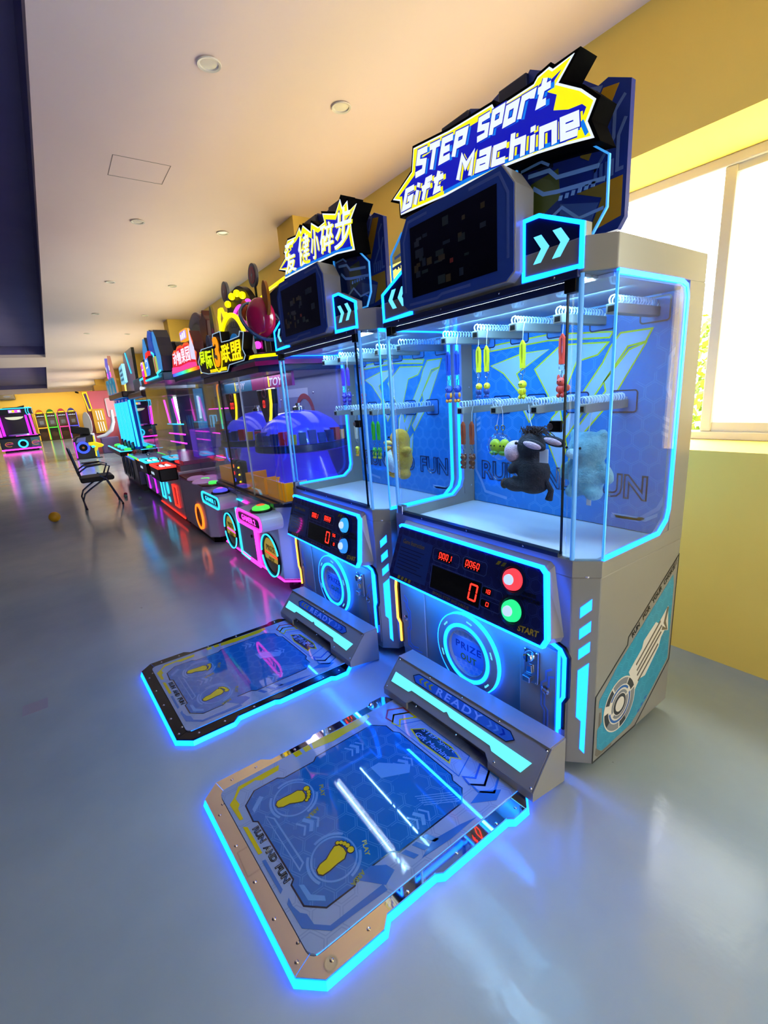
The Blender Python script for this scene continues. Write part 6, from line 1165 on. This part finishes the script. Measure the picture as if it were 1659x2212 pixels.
# ------------------------------------------------------------ prizes
def hang(base, x, z, y=0.325): return Vector((base[0] + x, base[1] + y, z))
B1 = O1; B2 = O1 + D2
def strapkey(loc, col, label, cat, figure, group, rz=0.0):
    """wrist strap, ring, chain and a rubber figure; origin at the strap's top"""
    R = thing('keychain', label, 'keychain', loc, rz, group)
    sm = mat('strap_' + col[1:], col, 0.35)
    MB().strip(Fr((0, 0, 0), (1, 0, 0), (0, 0, 1)), [(-0.004, -0.10), (-0.009, -0.06), (-0.008, -0.012), (0.0, 0.0), (0.008, -0.012), (0.009, -0.06), (0.004, -0.10)], 0.008, -0.006, 0.006).build('strap', sm, R, smooth=False)
    box('strap_clamp', (-0.010, -0.007, -0.108, 0.010, 0.007, -0.088), sm, R)
    MB().tube([(0.0125 * math.cos(a), 0, -0.1215 + 0.0125 * math.sin(a)) for a in [2 * math.pi * i / 16 for i in range(16)]], 0.0014, 6, True).build('split_ring', CHROME, R, smooth=True)
    MB().tube([(0, 0, -0.134), (0.002, 0, -0.142), (-0.002, 0, -0.150), (0, 0, -0.158)], 0.002, 6).build('chain', CHROME, R)
    figure(R)
    # carrying loop over the pusher coil
    MB().tube([(0, 0, -0.002), (0.0, 0.004, 0.05), (0, 0.012, 0.078)], 0.0012, 5).build('hang_cord', mat('hang_cord', '#cfd8e2', 0.4), R)
    return R
def fig_body(R, body, head, trim, z0=-0.158, ears=None, scale=1.0):
    s = scale
    b = MB(); b.ball((0, 0, z0 - 0.016 * s), (0.017 * s, 0.015 * s, 0.016 * s), 12); b.build('figure_head', head, R, smooth='all')
    MB().ball((0, 0, z0 - 0.042 * s), (0.014 * s, 0.012 * s, 0.018 * s), 12).build('figure_body', body, R, smooth='all')
    for sx in (-1, 1):
        MB().ball((sx * 0.0125 * s, -0.003, z0 - 0.04 * s), (0.006 * s, 0.006 * s, 0.011 * s), 8).build('figure_arm', trim, R, smooth='all')
        MB().ball((sx * 0.008 * s, -0.004, z0 - 0.062 * s), (0.007 * s, 0.009 * s, 0.008 * s), 8).build('figure_foot', trim, R, smooth='all')
        if ears: MB().ball((sx * 0.012 * s, 0, z0 - 0.002 * s), (0.006 * s, 0.005 * s, ears * s), 8).build('figure_ear', head, R, smooth='all')
        MB().ball((sx * 0.006 * s, -0.0145 * s, z0 - 0.014 * s), 0.0022 * s, 6).build('figure_eye', BLACK, R, smooth='all')
def C(c): return mat('rubber_' + c[1:], c, 0.4)
G1 = 'keychains hanging in the nearest machine'; G2 = 'keychains hanging in the second machine'
for dx, w in ((-0.014, 'left'), (0.033, 'right')): strapkey(hang(B1, -0.405 + dx, 1.672, 0.325 + dx * 0.3), '#1c3fa8', 'keychain with dark blue starry strap, %s one of the blue pair' % w, 'k', lambda R: fig_body(R, C('#2a4fc0'), C('#2546b4'), C('#d98a1e'), scale=1.25), G1)
for dx, w in ((-0.009, 'left'), (0.030, 'right')): strapkey(hang(B1, -0.205 + dx, 1.672, 0.325 + dx * 0.3), '#d8d31a', 'keychain with lemon strap and hooded figure, %s one of the yellow pair' % w, 'k', lambda R: fig_body(R, C('#1f3a7a'), C('#e0c820'), C('#2b4a9a')), G1)
strapkey(hang(B1, 0.037, 1.670), '#d8d31a', 'single keychain with yellow strap and slim yellow figure', 'k', lambda R: fig_body(R, C('#d8cc10'), C('#d8cc10'), C('#c9bd10'), scale=1.15), G1)
strapkey(hang(B1, 0.228, 1.670), '#d8432c', 'single keychain with red strap and red winged figure in the nearest machine', 'k', lambda R: (fig_body(R, C('#cc3a2a'), C('#d0402e'), C('#b83226'), ears=0.012, scale=1.15), MB().ball((0.02, 0.008, -0.20), (0.016, 0.004, 0.014), 8).build('figure_wing', C('#d85a3a'), R, smooth='all')), G1)
for dx, w in ((-0.002, 'left'), (0.045, 'right')): strapkey(hang(B1, -0.328 + dx, 1.325, 0.325 + dx * 0.3), '#a8481c', 'keychain with rust strap and brown bear, %s one of the brown pair' % w, 'k', lambda R: fig_body(R, C('#7a3f1c'), C('#7a3f1c'), C('#6a3416'), ears=0.006, scale=1.1), G1)
for dx, w in ((-0.013, 'left'), (0.030, 'right')): strapkey(hang(B2, -0.20 + dx + 0.0, 1.672, 0.325 + dx * 0.3), '#5a35c0', 'keychain with purple strap and violet figure, %s one of the purple pair' % w, 'k', lambda R: fig_body(R, C('#3a2a9a'), C('#3f2fa6'), C('#30228a'), ears=0.012, scale=1.1), G2)
strapkey(hang(B2, 0.02, 1.670), '#d8432c', 'single keychain with red strap and red figure in the second machine', 'k', lambda R: fig_body(R, C('#c03028'), C('#c83228'), C('#a82a22')), G2)
strapkey(hang(B2, -0.11, 1.325), '#c8b8a8', 'keychain with pale dotted strap and yellow chick', 'k', lambda R: fig_body(R, C('#d8c020'), C('#e0c820'), C('#d88a1e')), G2)
for dx, w in ((-0.009, 'left'), (0.030, 'right')): strapkey(hang(B2, 0.11 + dx, 1.325, 0.325 + dx * 0.3), '#3fae2a', 'keychain with green strap and green frog figure, %s one of the green pair' % w, 'k', lambda R: fig_body(R, C('#2f8a3a'), C('#4aa83a'), C('#c8c020'), ears=0.006), G2)
# bagged charm
R = thing('bagged_charm', 'pair of yellow green charms in a clear bag hanging on gold rings', 'charm', hang(B1, -0.09, 1.318))
for sx in (-1, 1):
    MB().tube([(sx * 0.018 + 0.011 * math.cos(a), 0, -0.012 + 0.011 * math.sin(a)) for a in [2 * math.pi * i / 14 for i in range(14)]], 0.002, 6, True).build('gold_ring', mat('gold', '#c9a540', 0.2, 1.0), R, smooth=True)
    MB().tube([(sx * 0.018, 0, -0.022), (sx * 0.016, 0, -0.045)], 0.0015, 5).build('chain', MATS['gold'], R); MB().tube([(sx * 0.018, 0, 0.0), (sx * 0.01, 0.008, 0.06), (0, 0.012, 0.085)], 0.0012, 5).build('hang_cord', MATS['hang_cord'], R)
    cb = MB().ball((sx * 0.028, 0, -0.10), (0.032, 0.02, 0.036), 14).build('charm', C('#c8c81a'), R, smooth='all')
    for ex in (-1, 1): MB().ball((sx * 0.028 + ex * 0.01, -0.02, -0.095), 0.004, 6).build('charm_eye', BLACK, cb, smooth='all')
    MB().ball((sx * 0.028, -0.012, -0.13), (0.026, 0.014, 0.012), 10).build('charm_leaf', C('#5a8a1a'), cb, smooth='all')
bagb = MB()
bmesh.ops.create_icosphere(bagb.bm, subdivisions=3, radius=1.0)
for v in bagb.bm.verts:
    k = 1 + 0.10 * math.sin(v.co.x * 9 + v.co.z * 7) * math.cos(v.co.y * 8); v.co = Vector((v.co.x * 0.075 * k, v.co.y * 0.028 * k, -0.10 + v.co.z * 0.062 * k))
bagb.build('clear_bag', ACRYL, R, smooth='all')
# plush toys
def fur(name, c, c2):
    mt = mat(name, c, 0.95); t = NT(mt); t.l(t.ramp(t.noise(45, 3), [(0.3, lin(c)), (0.7, lin(c2))]), t.b.inputs['Base Color']); t.bump(t.noise(160, 3), 0.5, 0.01); return mt
def blob(name, parts, m_, parent, vox=0.010):
    b = MB()
    for c, r, rot in parts: b.ball(c, r, 20, rot=Matrix.Rotation(math.radians(rot), 3, 'Y') if rot else None)
    o = b.build(name, m_, parent, smooth='all')
    md = o.modifiers.new('merge', 'REMESH'); md.mode = 'VOXEL'; md.voxel_size = vox; md.use_smooth_shade = True
    sm = o.modifiers.new('soften', 'SMOOTH'); sm.iterations = 6; sm.factor = 0.5
    return o
def eye(R, p, r=0.006): return MB().ball(p, r, 10).build('eye', BLACKG, R, smooth='all')
R = thing('plush_donkey', 'dark brown plush donkey with pale muzzle hanging in the nearest machine', 'plush toy', hang(B1, 0.10, 1.30, 0.255))
DK = fur('fur_dark', '#17141c', '#2b2630'); PKF = fur('fur_muzzle', '#c9a0b0', '#dab4c0')
blob('body', [((0.04, 0, -0.06), (0.062, 0.055, 0.06), 0), ((0.055, 0, -0.17), (0.072, 0.06, 0.075), 0), ((0.05, 0, -0.225), (0.07, 0.06, 0.04), 0), ((-0.02, -0.03, -0.15), (0.05, 0.025, 0.025), -35), ((-0.02, 0.035, -0.15), (0.05, 0.025, 0.025), -35), ((-0.03, -0.035, -0.23), (0.055, 0.028, 0.028), 15), ((-0.03, 0.035, -0.23), (0.055, 0.028, 0.028), 15), ((0.035, 0, -0.11), (0.05, 0.045, 0.05), 0)], DK, R)
MB().ball((-0.038, -0.006, -0.088), (0.050, 0.046, 0.050), 18).build('muzzle', PKF, R, smooth='all')
for y in (-0.045, 0.045):
    e = MB().ball((0.10, y * 1.5, -0.045), (0.06, 0.012, 0.022), 14, rot=Matrix.Rotation(math.radians(12), 3, 'Y')).build('ear', DK, R, smooth='all'); MB().ball((0.10, y * 1.5 - 0.008, -0.045), (0.045, 0.008, 0.014), 12, rot=Matrix.Rotation(math.radians(12), 3, 'Y')).build('ear_lining', PKF, e, smooth='all')
    eye(R, (-0.005, y * 0.95, -0.045), 0.007); MB().ball((-0.075, y * 0.35, -0.078), 0.006, 8).build('nostril', DK, R, smooth='all'); MB().ball((-0.075, y * 0.75, -0.228), (0.016, 0.022, 0.024), 12).build('hoof', fur('fur_hoof', '#3a2a22', '#4a362c'), R, smooth='all')
mn = MB()
for i in range(70):
    a = random.uniform(-0.6, 2.4); s = Vector((0.035 + random.uniform(-0.03, 0.05), random.uniform(-0.02, 0.02), -0.008)); d = Vector((random.uniform(-0.03, 0.07), random.uniform(-0.025, 0.025), random.uniform(0.0, 0.035)))
    mn.tube([s, s + d * 0.6 + Vector((0, 0, 0.012)), s + d + Vector((0.012, 0, -0.012))], 0.0018, 4)
mn.build('mane', fur('fur_mane', '#2a1512', '#3c201a'), R, kind='stuff')
MB().tube([(0.115, 0, -0.20), (0.14, 0, -0.24), (0.13, 0, -0.28)], [0.01, 0.012, 0.016], 8).build('tail', DK, R, smooth=True)
box('price_tag', (0.125, -0.06, -0.115, 0.165, -0.058, -0.06), mat('tag_white', '#dcdce4', 0.4), R); MB().tube([(0.05, 0, -0.005), (0.02, 0.012, 0.06), (0.01, 0.02, 0.11)], 0.0015, 5).build('hang_cord', MATS['hang_cord'], R)
R = thing('plush_bear', 'pale blue fluffy plush bear hanging beside the dark donkey', 'plush toy', hang(B1, 0.31, 1.29, 0.40))
BF_ = fur('fur_pale_blue', '#5c96ac', '#7db4c4')
blob('body', [((0, 0, -0.07), (0.085, 0.07, 0.072), 0), ((0, 0, -0.19), (0.075, 0.065, 0.075), 0), ((-0.06, 0, -0.012), (0.025, 0.018, 0.025), 0), ((0.06, 0, -0.012), (0.025, 0.018, 0.025), 0), ((-0.085, -0.01, -0.165), (0.03, 0.026, 0.05), 30), ((0.085, -0.01, -0.165), (0.03, 0.026, 0.05), -30), ((-0.045, -0.02, -0.25), (0.035, 0.045, 0.03), 0), ((0.045, -0.02, -0.25), (0.035, 0.045, 0.03), 0), ((0, 0, -0.13), (0.06, 0.055, 0.04), 0)], BF_, R)
MB().ball((-0.03, -0.062, -0.085), (0.03, 0.016, 0.022), 14).build('muzzle', fur('fur_white_blue', '#a8ccd8', '#c4dee6'), R, smooth='all')
for x in (-0.055, 0.005): eye(R, (x, -0.066, -0.06), 0.006)
box('sewn_label', (0.02, -0.03, -0.30, 0.04, -0.028, -0.272), MATS['tag_white'], R); MB().tube([(0, 0, 0.0), (0, 0.012, 0.05), (0, 0.022, 0.095)], 0.0015, 5).build('hang_cord', MATS['hang_cord'], R)
R = thing('plush_duck', 'orange yellow plush duck with pale belly in the second machine', 'plush toy', hang(B2, 0.40, 1.30, 0.30))
OF = fur('fur_orange', '#d88a18', '#e8a52c')
blob('body', [((0, 0, -0.065), (0.065, 0.055, 0.062), 0), ((0.0, 0, -0.175), (0.08, 0.065, 0.09), 0), ((0.01, 0, -0.115), (0.055, 0.05, 0.04), 0), ((-0.085, -0.02, -0.13), (0.045, 0.022, 0.026), 20), ((0.085, -0.02, -0.125), (0.045, 0.022, 0.026), -15), ((-0.045, -0.015, -0.265), (0.035, 0.045, 0.03), 0), ((0.045, -0.015, -0.265), (0.035, 0.045, 0.03), 0)], OF, R)
MB().ball((-0.03, -0.035, -0.19), (0.055, 0.045, 0.07), 16).build('belly', fur('fur_cream', '#cdd4dc', '#dfe4ea'), R, smooth='all')
MB().ball((-0.045, -0.05, -0.082), (0.04, 0.022, 0.014), 14).build('beak', fur('fur_beak', '#e8c060', '#f0cc74'), R, smooth='all')
for x in (-0.035, 0.02): eye(R, (x, -0.052, -0.05), 0.007)
MB().tube([(0, 0, -0.005), (0, 0.012, 0.05), (0, 0.022, 0.08)], 0.0015, 5).build('hang_cord', MATS['hang_cord'], R)
# ------------------------------------------------------------ office chair and balls
R = thing('office_chair', 'black mesh visitor chair with chrome tube legs beside the row', 'chair', (-9.0, 0.42, 0))
CHB = mat('chair_mesh', '#0c0d12', 0.6); TUBE = mat('chair_tube', '#6a7284', 0.25, 0.9)
MB().prism(SIDE(-0.24), rrect(-0.22, 0.43, 0.26, 0.51, 0.035), 0.0, 0.48).build('seat', CHB, R, bevel=0.015)
bk = MB().prism(Fr((0, -0.21, 0.52), (1, 0, 0), (0, -0.16, 1.0)), rrect(-0.23, 0.02, 0.23, 0.48, 0.06), -0.02, 0.02).build('backrest', CHB, R, bevel=0.01); MB().tube([Fr((0, -0.21, 0.52), (1, 0, 0), (0, -0.16, 1.0)).p(x, y, 0) for x, y in rrect(-0.235, 0.015, 0.235, 0.485, 0.06)], 0.012, 8, True).build('back_frame', TUBE, bk, smooth=True)
for sx in (-1, 1):
    x = sx * 0.25
    MB().tube([(x, 0.30, 0.02), (x, 0.14, 0.46), (x, 0.05, 0.52)], 0.013, 8).build('leg', TUBE, R, smooth=True)
    MB().tube([(x, 0.14, 0.48), (x, -0.12, 0.32), (x, -0.2, 0.26), (x, -0.24, 0.16), (x, -0.22, 0.02)], 0.013, 8).build('leg', TUBE, R, smooth=True)
    MB().tube([(x, -0.23, 0.60), (x, -0.1, 0.685), (x, 0.12, 0.70), (x, 0.22, 0.66), (x, 0.14, 0.48)], 0.012, 8).build('armrest', TUBE, R, smooth=True)
    box('arm_pad', (x - 0.025, -0.14, 0.70, x + 0.025, 0.12, 0.72), mat('arm_wood', '#2a1612', 0.35), R, bevel=0.008)
    for y in (0.30, -0.22): MB().lathe([(0.016, 0.0), (0.016, 0.025)], (x, y, 0), n=10).build('foot_cap', RUBBER, R)
YB = mat('ball_yellow', '#c99a10', 0.4)
tag(MB().ball((-8.2, -0.23, 0.075), 0.075, 20).build('yellow_ball', YB, smooth='all'), 'yellow plastic ball alone on the grey floor', 'ball')
for p, c, w in (((-9.6, 0.86), '#a03048', 'red'), ((-9.35, 0.83), '#5f8a80', 'grey green'), ((-8.9, 1.0), '#6a8a90', 'pale blue')): tag(MB().ball((p[0], p[1], 0.03), 0.03, 12).build('small_ball', C(c), smooth='all'), 'small %s ball on the floor beside the row of machines' % w, 'ball', 'small balls lost on the floor')
poly('paper_scrap', TOP(0.0), rot2([(-2.95, -0.42), (-2.84, -0.44), (-2.82, -0.33), (-2.93, -0.31)], 0.2, (-2.9, -0.38)), 0.0005, 0.001, mat('paper', '#8a8ca0', 0.6)); tag(bpy.data.objects['paper_scrap'], 'small pale scrap of paper lying on the floor', 'paper')
